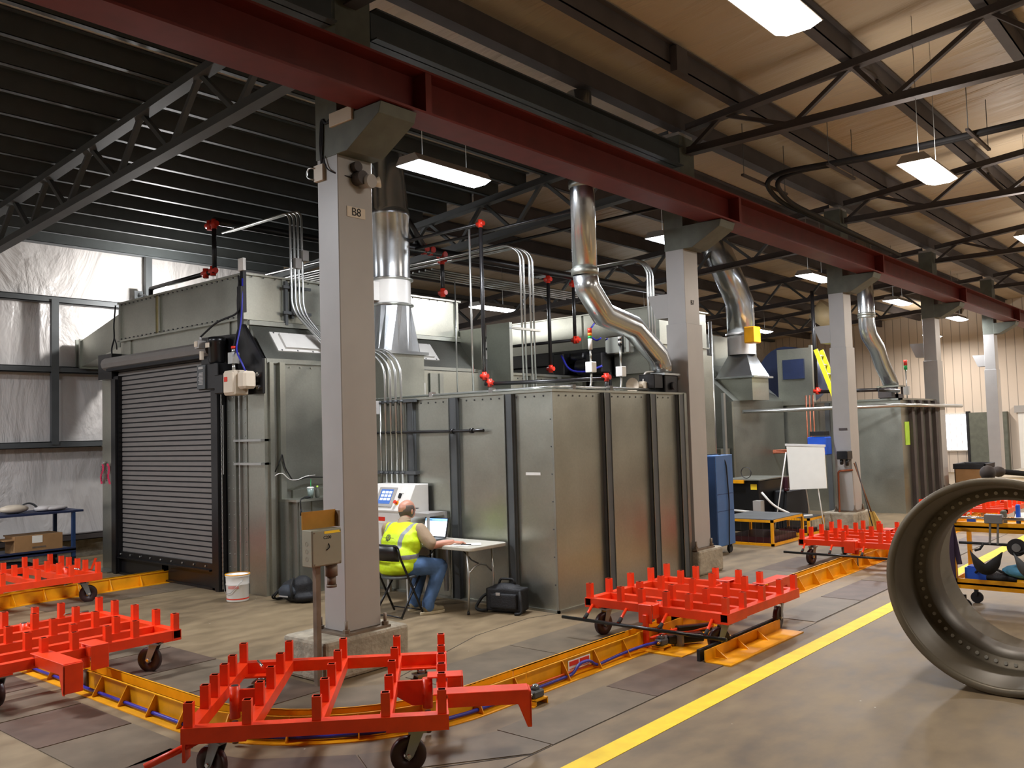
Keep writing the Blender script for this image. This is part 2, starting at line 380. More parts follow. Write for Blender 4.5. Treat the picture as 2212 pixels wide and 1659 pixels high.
# expansion joints sawn in the slab
j = MB(); j.box(-2, 30, 3.545, 3.553, 0, .0015)
for a, b in (((2.1, 5.6), (2.7, 4.9)), ((2.7, 4.9), (3.4, 4.1)), ((3.4, 4.1), (4.25, 3.55))): j.beam((a[0], a[1], .001), (b[0], b[1], .001), .01, .002)
j.box(2.1, 2.108, 5.6, 12.5, 0, .0015)
pts = [(3.9, 5.3), (4.6, 5.42), (5.6, 5.75), (6.4, 6.02), (7.3, 6.1), (7.66, 5.98)]
for a, b in zip(pts, pts[1:]): j.beam((a[0], a[1], .001), (b[0], b[1], .001), .008, .002)
struct('trim_8', j, 'joint')
tag(MB().box(-3, X1-.3, 3.12, 3.28, 0, .003).build('painted_line', 'line'), 'bright yellow painted line running along the open aisle floor', 'floor marking')
# steel plates for the cart wheels
pi = 0
def plate(poly, m, label, grp='dark steel plates beside the guide rail'):
    tag(MB().prism(poly, 0, .005, 'z').build('floor_plate', m), label, 'floor plate', grp)
def R4(x0, x1, y0, y1): return [(x0, y0), (x1, y0), (x1, y1), (x0, y1)]
plate(R4(5.69, 6.86, 3.55, 4.0), 'plate2', 'brownish steel floor plate in front of the yellow floor bracket', None)
plate(R4(4.45, 5.68, 3.55, 4.02), 'plate1', 'grey steel floor plate between the yellow rail and the painted line', None)
plate([(3.45, 4.12), (4.25, 3.56), (4.44, 3.56), (4.44, 4.0), (4.0, 4.14), (3.6, 4.42)], 'plate1', 'angled grey steel floor plate under the nearest cart', None)
plate([(2.42, 5.35), (3.44, 4.13), (3.59, 4.43), (3.15, 4.9), (2.95, 5.5)], 'plate2', 'dark angled steel plate at the outside of the rail bend', None)
for k, (a, b) in enumerate(((5.4, 6.2), (6.22, 7.0), (7.02, 7.8), (7.82, 8.6), (8.62, 9.4), (9.42, 10.2))):
    plate(R4(2.42, 3.05, a, b), ('plate1', 'plate2')[k % 2], 'dark steel floor plate outside the left run of the yellow rail')
    plate(R4(3.62, 4.4, a+.35, b+.35), ('plate1', 'plate2')[(k+1) % 2], 'dark steel floor plate inside the left run of the yellow rail')
plate([(3.7, 5.72), (4.36, 5.74), (4.95, 5.3), (4.95, 4.75), (4.3, 4.85)], 'plate1', 'dark steel plate inside the rail bend below the concrete pier', None)
for k in range(8):
    plate(R4(4.97+k*1.3, 6.26+k*1.3, 4.78, 5.48), ('plate1', 'plate1', 'plate2')[k % 3], 'dark steel floor plate behind the long straight run of yellow rail')
for k in range(6):
    plate(R4(8.7+k*1.3, 9.98+k*1.3, 3.56, 4.02), ('plate1', 'plate2')[k % 2], 'dark steel floor plate in front of the far straight run of rail')
for k in range(4):
    plate(R4(4.45+k*.52, 4.96+k*.52, 11.15, 11.8), 'plate1', 'dark steel floor plate beside the rail at the roll-up door')

# ------------------------------------------------------------------ roof steel
def purlin(x0, x1, y, zb, h, m, label, grp, flange=.07):
    mb = MB(); mb.box(x0, x1, y-.004, y+.004, zb, zb+h); mb.box(x0, x1, y-.004, y+flange, zb, zb+.006); mb.box(x0, x1, y-flange, y, zb+h-.006, zb+h)
    return tag(mb.build('roof_purlin', m), label, 'purlin', grp)
k = 0; y = 7.1
while y < 16:
    purlin(X0, 10.9, y, zr(y), .235, 'purlin', 'grey-green roof purlin, closely spaced, over the tall booth', 'closely spaced purlins of the near left roof'); y += .6
for y in (7.15, 8.6, 10.05, 11.5, 12.95, 14.4):
    purlin(10.9, X1, y, zr(y), .235, 'steelr', 'dark roof purlin over the far booths in the left bay', 'widely spaced purlins of the far left roof', .09)
for y in (5.1, 3.62, 2.12, .62, -.88, -2.38, -3.88, -5.38, -6.88):
    mb = MB(); zb = zr(y); mb.box(X0, X1, y-.006, y+.006, zb, zb+.24); mb.box(X0, X1, y-.006, y+.13, zb, zb+.012); mb.box(X0, X1, y-.06, y+.006, zb+.225, zb+.24)
    tag(mb.build('roof_purlin', 'steelr'), 'dark brown steel purlin under the tan right-hand roof', 'purlin', 'purlins of the right bay roof')
mb = MB(); mb.box(X0, X1, 6.02, 6.05, 6.1, 6.35); mb.box(X0, X1, 6.0, 6.16, 6.09, 6.102)
tag(mb.build('valley_beam', 'steelr'), 'dark brown roof beam with a pale lower edge, directly above the column line', 'beam')
for xa, xb, lb_ in ((5.14, 10.56, 'grey-green steel strut between the first two columns above the red crane beam'), (-.7, 4.7, 'grey-green steel strut left of column B8 above the red crane beam')):
    mb = MB(); mb.box(xa, xb, 5.94, 5.955, 5.5, 5.78); mb.box(xa, xb, 5.86, 6.05, 5.5, 5.515); mb.box(xa, xb, 5.86, 6.05, 5.765, 5.78)
    tag(mb.build('eave_strut', 'purlin'), lb_, 'beam')
mb = MB(); mb.box(8.95, 9.2, 5.0, 5.09, 6.1, 6.4)
tag(mb.build('junction_box', 'steelr'), 'dark square box fixed to the purlin high above the red beam', 'electrical box')
# crane runway beam
cb = thing('crane_beam', 'long dark red crane runway beam resting on the column brackets', 'beam', (0, 5.5, 4.7))
mb = MB(); mb.box(X0, X1-.3, -.17, .17, 0, .02); mb.box(X0, X1-.3, -.17, .17, .36, .38); mb.box(X0, X1-.3, -.008, .008, .02, .36)
mb.build('web_and_flanges', 'red', cb)
MB().box(X0, X1-.3, -.03, .03, .38, .44).build('rail', 'steelr', cb)
for i in range(7):
    x = -.95+i*5.866; MB().box(x+.3, x+.37, -.165, -.008, .02, .36).build('stiffener', 'red', cb)
# columns
def column(x, name, label, sign=None, low=True, near=False):
    t = thing('steel_column', label, 'column', (x, 5.93, 0))
    zb = .33
    sh = MB(); sh.box(0, .38, 0, .28, zb+.02, 6.0); sh.build('shaft', 'lgrey', t, .006)
    if low:
        MB().box(-.015, .41, -.015, .3, zb+.02, 3.37).build('lower_casing', 'lgrey', t, .004)
        MB().prism([(.28, 3.47), (.47, 3.47), (.6, 3.8), (.28, 3.8)], .02, .34, 'x').build('side_corbel', 'lgrey', t)
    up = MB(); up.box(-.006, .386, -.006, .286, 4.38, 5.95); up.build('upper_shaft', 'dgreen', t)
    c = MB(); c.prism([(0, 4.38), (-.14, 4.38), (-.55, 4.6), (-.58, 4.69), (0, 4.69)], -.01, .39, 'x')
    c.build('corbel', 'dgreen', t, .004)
    MB().box(-.06, .44, -.06, .34, zb, zb+.02).build('base_plate', 'rust', t)
    for a, b in ((-.02, -.03), (.4, -.03), (-.02, .31), (.4, .31)):
        MB().cyl((a, b, zb+.02), (a, b, zb+.12), .014, n=8).cyl((a, b, zb+.02), (a, b, zb+.05), .03, n=6, sm=False).build('anchor_bolt', 'rust', t)
    if sign:
        if near: MB().box(.09, .29, -.006, 0, 3.86, 3.93+.02).build('sign_plate', 'cream', t); 
        text(sign, .1 if near else .09, 'blackm', 'sign_lettering', t, frame((.19, -.008 if near else -.003, 3.905 if near else 3.66), (1, 0, 0), (0, 0, 1)))
    p = MB(); p.box(x-(.05 if low and x in (10.58, 22.33) else .28), x+.62, 5.84, 6.42, 0, .33)
    tag(p.build('concrete_pier', 'conc', None, .03, 2), label.replace('grey steel column', 'worn concrete pier').replace('steel column', 'concrete pier'), 'pier')
    return t
c8 = column(4.73, 'B8', 'grey steel column marked B8, the nearest one', 'B8', False, True)
column(10.58, 'B7', 'grey steel column marked B7 behind the low booth corner', 'B7')
column(16.46, 'B6', 'grey steel column with the broom leaning beside the flip chart')
column(22.33, 'B5', 'grey steel column at the right end of the far low booth')
column(28.2, 'B4', 'farthest grey steel column standing before the end wall')
b = MB(); b.box(4.7, 4.73, 5.7, 6.0, 4.62, 4.74)
tag(b.build('emergency_light_box', 'cream', None, .004), 'cream rectangular box on the bracket of column B8', 'electrical box')
# camera-like lamp heads, conduit wires on B8
e = thing('warning_horn', 'dark round horn and bell unit mounted high on column B8', 'horn', (4.93, 5.93, 4.2))
MB().cyl((0, 0, 0), (0, -.1, 0), .06).build('bell', 'steelr', e); MB().cyl((.05, -.02, -.02), (.06, -.14, -.03), .055, .06).build('horn_body', 'lgrey', e)
MB().cyl((-.02, 0, .1), (-.02, -.06, .1), .045).build('bell_cap', 'steelr', e); MB().cyl((.12, -.03, -.02), (.2, -.08, 0), .02, .05).build('horn_mouth', 'cream', e)
e = thing('outlet_box', 'small outlet box with looped wire on the left face of column B8', 'electrical box', (4.7, 6.16, 4.27))
MB().box(0, .03, -.06, .06, -.08, .06).build('box', 'cream', e); MB().tube(smoothpath([(-.01, .05, .04), (-.02, .12, .05), (-.02, .14, -.03), (-.01, .06, -.06)], .05), .006).build('wire', 'conduit', e)
w_ = MB()
for k in range(3):
    w_.tube(smoothpath([(4.715, 5.97+.02*k, 4.7), (4.715, 6.04+.02*k, 4.66), (4.715, 6.13-.015*k, 4.74), (4.715, 6.15-.02*k, 4.5), (4.715, 6.13, 4.3)], .06), .007)
w_.tube(smoothpath([(4.71, 6.1, 4.4), (4.71, 6.06, 4.28), (4.71, 5.96, 4.22), (4.9, 5.91, 4.2)], .05), .006)
tag(w_.build('cable_bundle', 'blackm'), 'black cables hanging in loops down the left face of column B8', 'cable')

# trusses
def truss(x, ys, zb, zt, kind, label, grp, web='steel', chord=.11):
    """ys: panel node positions; zb, zt functions of y"""
    t = thing('roof_truss', label, 'truss', (x, 0, 0), 0, grp)
    ya, yb = ys[0], ys[-1]
    for nm, fz in (('bottom_chord', zb), ('top_chord', zt)):
        m_ = MB()
        m_.beam((-.035, ya, fz(ya)), (-.035, yb, fz(yb)), .012, chord); m_.beam((0, ya, fz(ya)-chord/2), (0, yb, fz(yb)-chord/2), .14, .012)
        m_.build(nm, kind, t)
    for i in range(len(ys)-1):
        a, b = ys[i], ys[i+1]; lo, hi = (zb, zt) if i % 2 == 0 else (zt, zb)
        MB().beam((.02, a, lo(a)), (.02, b, hi(b)), .06, .05).build('web_member', web, t)
    return t
zbl = lambda y: 5.32-.062*(y-6.9); ztl = lambda y: 5.94-.078*(y-8.0)-.05
ysl = [6.2, 7.3, 8.38, 9.05, 9.72, 10.3, 11.0, 11.7, 12.3, 12.85, 13.45, 14.1, 14.8, 15.4, 16.1]
ysl = [6.15, 7.0, 7.75, 8.43, 9.05, 9.7, 10.3, 11.0, 11.7, 12.28, 12.87, 13.43, 14.1, 14.8, 15.5, 16.1]
for i, x in enumerate((4.9, 10.72, 16.6, 22.5, 28.3)):
    truss(x, ysl, zbl, ztl, 'steel' if i < 2 else 'steelr', ('near grey steel truss rising across the dark left roof', 'grey steel truss behind the lit fixture in the left bay', 'dark steel truss of the left bay at the flip chart column', 'dark steel truss of the left bay beyond the yellow ladder', 'farthest dark steel truss of the left bay')[i], 'roof trusses of the left bay')
zbr = lambda y: 5.74; ztr = lambda y: 6.06+.1*(5.9-y)
ysr = [5.9, 5.1, 4.35, 3.62, 2.9, 2.12, 1.4, .62, -.1, -.88, -1.6, -2.38, -3.1, -3.88, -4.6, -5.38, -6.1, -6.88, -8.9]
for i, x in enumerate((-1.0, 4.85, 10.72, 16.6, 22.5, 28.3)):
    truss(x, [5.88, 5.35]+[5.1-.0, 4.4, 3.62, 3.2, 2.12, 1.3, .62, -.2, -.88, -1.7, -2.38, -3.2, -3.88, -4.7, -5.38, -6.88, -8.9][1:], zbr, ztr, 'steelr', ('dark truss of the right bay over the viewer', 'dark truss of the right bay starting at column B8', 'dark truss of the right bay starting at column B7', 'dark truss of the right bay at the flip chart column', 'dark truss of the right bay at the far low booth', 'farthest dark truss of the right bay')[i], 'roof trusses of the right bay', 'steelr', .1)
    # knee braces to the purlin
for i, x in enumerate((10.72, 16.6, 22.5)):
    for y in (3.62, .62):
        mb = MB(); mb.beam((x, y, ztr(y)), (x+.9, y, zr(y)+.02), .05, .04); mb.beam((x+.9, y, zr(y)), (x+.3, y-.4, 5.78), .04, .03)
        tag(mb.build('purlin_brace', 'steelr'), 'thin steel brace between truss and purlin in the right bay', 'brace', 'purlin braces of the right bay')

# ------------------------------------------------------------------ lamps
def highbay(x, y, z, label, rz=0, warm=False, power=170, top=None):
    t = thing('high_bay_light', label, 'light fixture', (x, y, z), rz, 'lit high bay light fixtures')
    h = MB(); h.prism([(-.19, 0), (.19, 0), (.12, .09), (-.12, .09)], -.58, .58, 'x'); h.build('housing', 'lgrey', t)
    MB().prism([(-.18, -.002), (.18, -.002), (.09, -.035), (-.09, -.035)], -.57, .57, 'x').build('lens', 'lensw' if warm else 'lens', t)
    tp = zr(y)+.25-z
    for sx in (-.35, .35): MB().cyl((sx, 0, .09), (sx, 0, tp), .004, n=5).build('hanger_wire', 'conduit', t)
    u = bpy.data.lights.new('uplight', 'AREA'); u.shape = 'RECTANGLE'; u.size = 1.1; u.size_y = .2; u.energy = power*.25 if warm else .5; u.color = (1, .93, .86) if warm else (.9, .94, 1)
    uo = bpy.data.objects.new('uplight', u); COL.objects.link(uo); uo.parent = t; uo.location = (0, 0, .12); uo.rotation_euler = (PI, 0, 0)
    l = bpy.data.lights.new('lamp', 'AREA'); l.shape = 'RECTANGLE'; l.size = 1.1; l.size_y = .34; l.energy = power; l.color = (1, .92, .84) if warm else (.93, .95, 1)
    lo = bpy.data.objects.new('lamp', l); COL.objects.link(lo); lo.parent = t; lo.location = (0, 0, -.06)
    return t
CW, WW = 185, 65
highbay(7.05, 6.93, 4.9, 'glaring light fixture beside column B8 under the red crane beam', power=CW)
for i, (x, y, lb) in enumerate(((12.3, 7.05, 'small distant lit fixture just left of column B7'), (17.5, 6.85, 'lit fixture left of the flip chart column under the crane beam'), (22.8, 6.88, 'lit fixture halfway to the end wall under the far crane beam'), (28.0, 6.84, 'farthest lit fixture, small, before the end wall'))): highbay(x, y, 4.9, lb, power=CW)
highbay(5.85, 2.55, 4.95, 'brightest fixture cut off by the top edge of the photo', power=WW, warm=True)
highbay(11.1, 2.93, 4.9, 'glaring light fixture hanging at the upper right below the tan roof', power=WW, warm=True)
for x, y in ((17.0, 2.9), (23.0, 2.9), (29.0, 2.9), (33.5, 2.9), (33.5, 9.0), (7, -5), (13, -5), (19, -4), (25, -3)): highbay(x, y, 4.95, 'unseen warm light fixture added to brighten the right bay and end wall', power=170 if x > 33 else (240 if y < 0 else 150), warm=True)  # unseen lamps, added to fill the right bay, booth metal and end wall
for x, y, z in ((1.5, 8.6, 4.9), (1.3, 13.2, 4.9), (-4, 9.5, 4.9), (14.5, 12.9, 4.7), (19.6, 11.97, 4.9), (26, 12, 4.9)): highbay(x, y, z, {1.5: 'lit fixture over the left loop of rail, out of view', 1.3: 'lit fixture near the left wall, out of view', -4: 'lit fixture behind the viewer in the left bay', 14.5: 'fixture over the second booth roof', 19.6: 'long white fixture glimpsed above the bent duct'}.get(x, 'lit fixture deep in the left bay'), power={1.5: 250, 1.3: 230, -4: 220}.get(x, 120))

gl = thing('wall_lamp', 'bright bare lamp hidden behind the tall booth washing the draped wall', 'light fixture', (8.0, 15.3, 4.45))
MB().ell((0, 0, 0), (.11, .11, .11)).build('globe', 'lens', gl); MB().cyl((0, 0, .1), (0, .45, .25), .02).cyl((0, .45, .25), (0, .66, .25), .02).build('arm', 'steel', gl)
MB().box(-.08, .08, .64, .66, .15, .35).build('wall_plate', 'steel', gl)
l = bpy.data.lights.new('lamp', 'POINT'); l.energy = 330; l.shadow_soft_size = .12; l.color = (1, .98, .96); lo = bpy.data.objects.new('lamp', l); COL.objects.link(lo); lo.parent = gl; lo.location = (0, -.15, 0)
# ------------------------------------------------------------------ tall booth with roll-up door
tb = thing('paint_booth', 'tall galvanised booth with a grey roll-up door at its front end', 'booth', (6.5, 9.7, 0))
def pb(mb, name, m, bevel=0, par=None, label=None):   # parts given in world coordinates
    o = mb.build(name, m, None, bevel, label=label); par = par or tb; o.parent = par
    mi = Matrix.Identity(4)
    l = Vector(); q = par
    while q: l += q.location; q = q.parent
    o.data.transform(Matrix.Translation(-l)); return o
m = MB(); m.box(6.56, 10.9, 9.72, 14.1, 0, 2.99); pb(m, 'body', 'galv2')
m = MB(); m.box(6.5, 6.56, 9.7, 10.08, 0, 2.6); m.box(6.5, 6.56, 9.7, 10.1, 2.6, 3.0); pb(m, 'front_panel', 'galv', label='bright galvanised panel right of the door')
m = MB(); m.box(6.46, 6.56, 10.3, 10.5, 0, 2.6); m.box(6.49, 6.56, 10.08, 10.3, 0, 2.6)
for z in [.15+.17*i for i in range(15)]:
    for y in (10.12, 10.26, 10.34, 10.46): m.cyl((6.49 if y < 10.3 else 6.46, y, z), (6.48 if y < 10.3 else 6.45, y, z), .008, n=6, mi=1)
pb(m, 'bolted_pilaster', ['galv2', 'conduit'])
m = MB()
for z in (1.66, 1.96): m.box(6.44, 6.56, 9.7, 10.32, z-.015, z+.015)
m.box(6.46, 6.5, 10.2, 10.225, 0, 2.55); pb(m, 'strut_rails', 'conduit')
m = MB(); m.box(6.5, 6.6, 13.56, 14.17, 0, 3.0); m.box(6.49, 6.6, 13.54, 14.18, 1.93, 1.95); m.box(6.3, 6.6, 13.6, 14.2, 0, .02); pb(m, 'left_panel', 'galv')
m = MB(); m.box(6.53, 6.6, 10.1, 13.6, 2.99, 3.56)
for y in (10.3, 10.55, 13.3): m.box(6.51, 6.54, y-.06, y+.06, 2.99, 3.54)
pb(m, 'fascia', 'galv')
# plenum
m = MB(); m.box(6.5, 10.52, 10.12, 13.54, 3.55, 4.14)
for z in (3.55, 4.14): m.box(6.46, 10.55, 10.08, 13.57, z-.012, z+.012)
for y in (10.12, 12.3, 12.42, 13.52): m.box(6.475, 6.5, y-.02, y+.02, 3.56, 4.13)
for x in (7.1, 8.6, 10.45): m.box(x-.03, x+.03, 10.095, 10.12, 3.56, 4.13)
for k in range(26):
    m.cyl((6.48, 10.2+k*.13, 3.58), (6.46, 10.2+k*.13, 3.58), .01, n=6, mi=1); m.cyl((6.48, 10.2+k*.13, 4.11), (6.46, 10.2+k*.13, 4.11), .01, n=6, mi=1)
for k in range(22): m.cyl((6.6+k*.18, 10.1, 4.11), (6.6+k*.18, 10.09, 4.11), .01, n=6, mi=1)
pb(m, 'plenum', ['galv', 'steel'])
m = MB(); m.box(6.49, 6.5, 12.31, 12.41, 3.58, 4.12); pb(m, 'brass_cover_strip', mat('brass_strip', 'a89a6c', .35, metal=.7))
# sloped shoulder along the side
m = MB(); m.prism([(9.72, 2.99), (10.12, 3.5), (10.12, 3.56), (10.3, 3.56), (10.3, 2.99)], 6.56, 10.5, 'x'); m.box(6.54, 10.5, 10.06, 10.13, 3.47, 3.53); m.box(6.54, 10.52, 9.69, 9.75, 2.94, 3.0)
pb(m, 'sloped_shoulder', 'galv2')
m = MB(); m.prism([(9.72, 2.99), (10.12, 3.5), (10.12, 3.66), (9.6, 3.66), (9.6, 2.99)], 10.5, 10.53, 'x'); pb(m, 'end_plate', 'galv')
sl = Vector((0, .4, .51)).normalized(); no = Vector((0, -.51, .4)).normalized()
for x0, x1 in ((6.8, 8.15), (8.5, 9.75)):
    c = Vector((0, 9.92, 3.245)); m = MB()
    def slab(x0, x1, h, t0, t1, sh0=0, sh1=0):
        a = [c+sl*-h+no*t0, c+sl*h+no*t0, c+sl*h+no*t1, c+sl*-h+no*t1]
        m.add([(x0+ (sh0 if i in (1, 2) else 0), p.y, p.z) for i, p in enumerate(a)]+[(x1+(sh1 if i in (1, 2) else 0), p.y, p.z) for i, p in enumerate(a)], [(0, 1, 2, 3), (7, 6, 5, 4), (0, 4, 5, 1), (1, 5, 6, 2), (2, 6, 7, 3), (3, 7, 4, 0)])
    slab(x0, x1, .17, 0, .015); slab(x0+.12, x1-.1, .13, .015, .05)
    for k in range(6):
        for s_ in (-1, 1):
            p = c+sl*(s_*.155)+no*.012; xx = x0+.06+k*(x1-x0-.12)/5; m.cyl((xx, p.y, p.z), (xx, p.y+no.y*.008, p.z+no.z*.008), .012, n=6, mi=1)
    pb(m, 'light_cover', ['white', 'steel'], label='white bolted light cover')
# side cabinet with shelf
m = MB(); m.box(6.75, 7.6, 9.4, 9.72, 0, 1.17); m.box(6.7, 6.75, 9.5, 9.72, 0, 1.17)
for x in (6.78, 6.98, 7.2): m.box(x, x+.05, 9.385, 9.41, 0, 1.16)
pb(m, 'side_cabinet', 'galv2'); m = MB(); m.box(6.7, 7.66, 9.33, 9.72, 1.17, 1.2); m.box(6.9, 7.66, 9.68, 9.72, 1.2, 1.3); pb(m, 'shelf', 'galv')
m = MB(); m.box(6.56, 6.62, 9.66, 9.72, 0, 2.95); m.box(6.7, 6.78, 9.64, 9.72, 1.2, 2.95); m.box(7.9, 10.5, 9.69, 9.72, 2.45, 2.95)
for k in range(7): m.cyl((6.9+k*.17, 9.71, 2.9), (6.9+k*.17, 9.7, 2.9), .012, n=6)
pb(m, 'side_posts', 'galv')
m = MB(); m.box(9.4, 9.46, 9.66, 9.7, 2.44, 2.9); m.box(9.6, 9.68, 9.66, 9.7, 2.44, 2.9); m.box(9.4, 9.68, 9.68, 9.7, 2.44, 2.9, 0); pb(m, 'bolted_channel', 'galv2')
m = MB(); m.box(8.9, 9.3, 9.67, 9.7, 2.44, 2.75); pb(m, 'white_access_panel', 'white')
# --- roll-up door (a thing fixed on the booth)
rd = thing('roll_up_door', 'closed grey slatted roll-up door with black guides and bottom bar', 'door', (6.44, 12.15, 0))
prof = []; z = .34
while z < 3.12: prof += [(0, z), (.002, z+.052), (.014, z+.056), (.014, z+.068), (0, z+.072)]; z += .072
pts = [(6.44+d, z) for d, z in prof]+[(6.48, prof[-1][1]), (6.48, .34)]
m = MB(); n = len(prof)
vs = []; 
for y in (10.8, 13.5): vs += [(6.44+d, y, z) for d, z in prof]
fs = [(i, i+1, n+i+1, n+i) for i in range(n-1)]; mis = [1 if i % 5 in (1, 2, 3) else 0 for i in range(n-1)]
for f, mi in zip(fs, mis): m.add([vs[k] for k in f], [(0, 1, 2, 3)], mi)
o = pb(m, 'slat_curtain', ['door', 'blackm'], par=rd)
m = MB(); m.box(6.4, 6.5, 10.78, 13.52, .24, .34); m.box(6.36, 6.4, 10.8, 13.5, .24, .26)
for k in range(9): m.cyl((6.4, 10.95+k*.3, .3), (6.385, 10.95+k*.3, .3), .014, n=6, mi=1)
pb(m, 'bottom_bar', ['black', 'conduit'], par=rd)
m = MB(); m.box(6.42, 6.5, 10.7, 11.98, 0, .24); m.box(6.42, 6.5, 12.16, 13.55, 0, .24); m.box(6.38, 6.5, 10.7, 11.98, 0, .03); m.box(6.38, 6.5, 12.16, 13.55, 0, .03); pb(m, 'threshold_panel', 'black', par=rd)
for y in (10.66, 13.52):
    m = MB(); m.box(6.38, 6.5, y-.14, y+.1, 0, 3.0); m.box(6.34, 6.38, y-.12, y-.04, 0, 2.95); pb(m, 'guide', 'black', par=rd)
m = MB(); m.cyl((6.38, 10.72, 3.2), (6.38, 13.75, 3.2), .1, n=10, sm=False); m.box(6.3, 6.5, 10.9, 13.6, 3.08, 3.12, 1); pb(m, 'curtain_hood', ['door', 'blackm'], par=rd)
m = MB(); m.box(6.36, 6.52, 13.55, 14.0, 2.97, 3.36); pb(m, 'end_bracket', 'black', par=rd)
m = MB()
for k in range(86):
    z = .05+k*.03; 
    if k % 2: m.beam((6.33, 10.42, z), (6.33, 10.42, z+.034), .016, .005)
    else: m.beam((6.33, 10.42, z), (6.33, 10.42, z+.034), .005, .016)
for k in range(30): m.beam((6.33, 10.38, 2.4-k*.03), (6.33, 10.38, 2.43-k*.03), .012, .006)
pb(m, 'hand_chain', 'conduit', par=rd)
# --- opener motor unit
op = thing('door_opener', 'black door opener motor unit with boxes and blue cable at the door top right', 'motor', (6.3, 10.2, 2.9))
m = MB(); m.prism([(10.95, 2.95), (10.95, 3.36), (10.07, 3.34), (10.07, 3.95), (9.98, 3.95), (9.98, 3.45), (9.93, 3.45), (9.52, 2.98), (9.52, 2.54), (10.07, 2.54), (10.07, 2.95)], 6.36, 6.4, 'x'); pb(m, 'bracket_plate', 'black', .003, op)
m = MB(); m.lathe([(.03, .38), (.1, .37), (.12, .34), (.12, .3), (.11, .29), (.105, .06), (.08, 0), (0, 0)], 20, c=(6.24, 10.36, 2.94)); m.lathe([(0, .38), (.03, .38)], 20, c=(6.24, 10.36, 2.94)); pb(m, 'motor', 'black', par=op)
m = MB(); m.box(6.12, 6.36, 10.15, 10.62, 2.63, 2.96); m.box(6.1, 6.3, 10.0, 10.2, 2.56, 2.8); pb(m, 'gear_case', 'black', .01, op)
m = MB(); m.box(6.1, 6.12, 10.42, 10.61, 2.64, 2.95); o = pb(m, 'control_cover', 'steel', par=op)
m = MB(); m.box(6.095, 6.1, 10.46, 10.57, 2.9, 2.93)
for k in range(9): m.box(6.095, 6.1, 10.46, 10.57-.01*(k % 3), 2.7+k*.018, 2.71+k*.018)
pb(m, 'control_label', 'lgrey', par=o) if False else pb(m, 'control_label', 'lgrey', par=op)
m = MB(); m.box(6.1, 6.2, 10.62-.06, 10.66, 3.18, 3.28); m.box(6.09, 6.1, 10.59, 10.66, 3.2, 3.27, 1); m.cyl((6.15, 10.6, 3.28), (6.15, 10.6, 3.33), .015); m.box(6.08, 6.12, 10.47, 10.51, 3.02, 3.13, 1); pb(m, 'small_junction_boxes', ['lgrey', 'cream'], par=op)
m = MB(); m.box(6.1, 6.11, 10.32, 10.4, 3.17, 3.23); pb(m, 'pink_motor_label', 'cream', par=op)
m = MB(); m.box(6.1, 6.3, 9.73, 9.98, 2.53, 2.84); m.box(6.08, 6.12, 9.745, 9.965, 2.55, 2.82); pb(m, 'beige_box', 'cream', .015, op)
m = MB(); m.box(6.074, 6.082, 9.86, 9.93, 2.7, 2.76); pb(m, 'red_label', 'redfit', par=op)
m = MB(); m.box(6.12, 6.3, 9.55, 9.72, 2.6, 2.82); pb(m, 'connector_box', 'cream', .03, op)
m = MB(); m.box(6.14, 6.24, 9.84, 9.94, 2.93, 3.07); m.cyl((6.19, 9.89, 2.84), (6.19, 9.89, 2.93), .022); m.cyl((6.19, 9.89, 3.07), (6.19, 9.89, 3.12), .025); m.cyl((6.19, 9.89, 3.12), (6.19, 9.89, 3.15), .03, mi=1); m.cyl((6.2, 9.63, 2.75), (6.2, 9.63, 2.77), .033, mi=1); m.cyl((6.2, 9.63, 2.7), (6.2, 9.63, 2.8), .026)
pb(m, 'conduit_body', ['conduit', 'redfit'], par=op)
m = MB(); m.tube(smoothpath([(6.4, 10.0, 4.05), (6.38, 9.98, 3.7), (6.3, 9.9, 3.4), (6.2, 9.86, 3.1), (6.16, 9.68, 2.95), (6.2, 9.63, 2.8)], .12), .011); pb(m, 'blue_cable', 'bluehose', par=op)
m = MB(); m.tube(smoothpath([(6.4, 10.09, 4.1), (6.38, 10.02, 3.85), (6.36, 10.0, 3.6), (6.2, 10.3, 3.5), (6.15, 10.6, 3.33)], .12), .013); m.tube(smoothpath([(6.4, 10.07, 4.05), (6.4, 10.12, 3.8), (6.4, 10.1, 3.4), (6.38, 10.1, 3.0)], .1), .013); m.tube(smoothpath([(6.42, 10.05, 4.15), (6.42, 10.03, 3.8), (6.38, 10.0, 3.55), (6.2, 9.9, 3.15)], .1), .012); pb(m, 'black_cables', 'blackm', par=op)
for z in (2.62, 2.78): pb(MB().cyl((6.36, 9.58, z), (6.32, 9.58, z), .03, n=6, sm=False), 'bolt', 'chrome', par=op)
# post with tag at the plenum corner
m = MB(); m.box(6.42, 6.47, 10.02, 10.09, 3.62, 4.3)
p = tag(m.build('corner_post', 'black'), 'thin black post at the front top corner of the tall booth', 'post'); MB().box(6.4, 6.44, 9.98, 10.1, 4.16, 4.32).build('white_tag', 'white', p)
m = MB(); m.tube(smoothpath([(6.45, 13.6, 4.12), (6.43, 13.62, 3.8), (6.43, 13.6, 3.6), (6.43, 13.7, 3.45), (6.43, 13.68, 3.3)], .06), .012); m.tube(smoothpath([(6.43, 13.6, 3.6), (6.43, 13.53, 3.5), (6.43, 13.52, 3.42)], .04), .01)
tag(m.build('cable', 'blackm'), 'black cable hanging from the booth top left corner to the door bracket', 'cable')
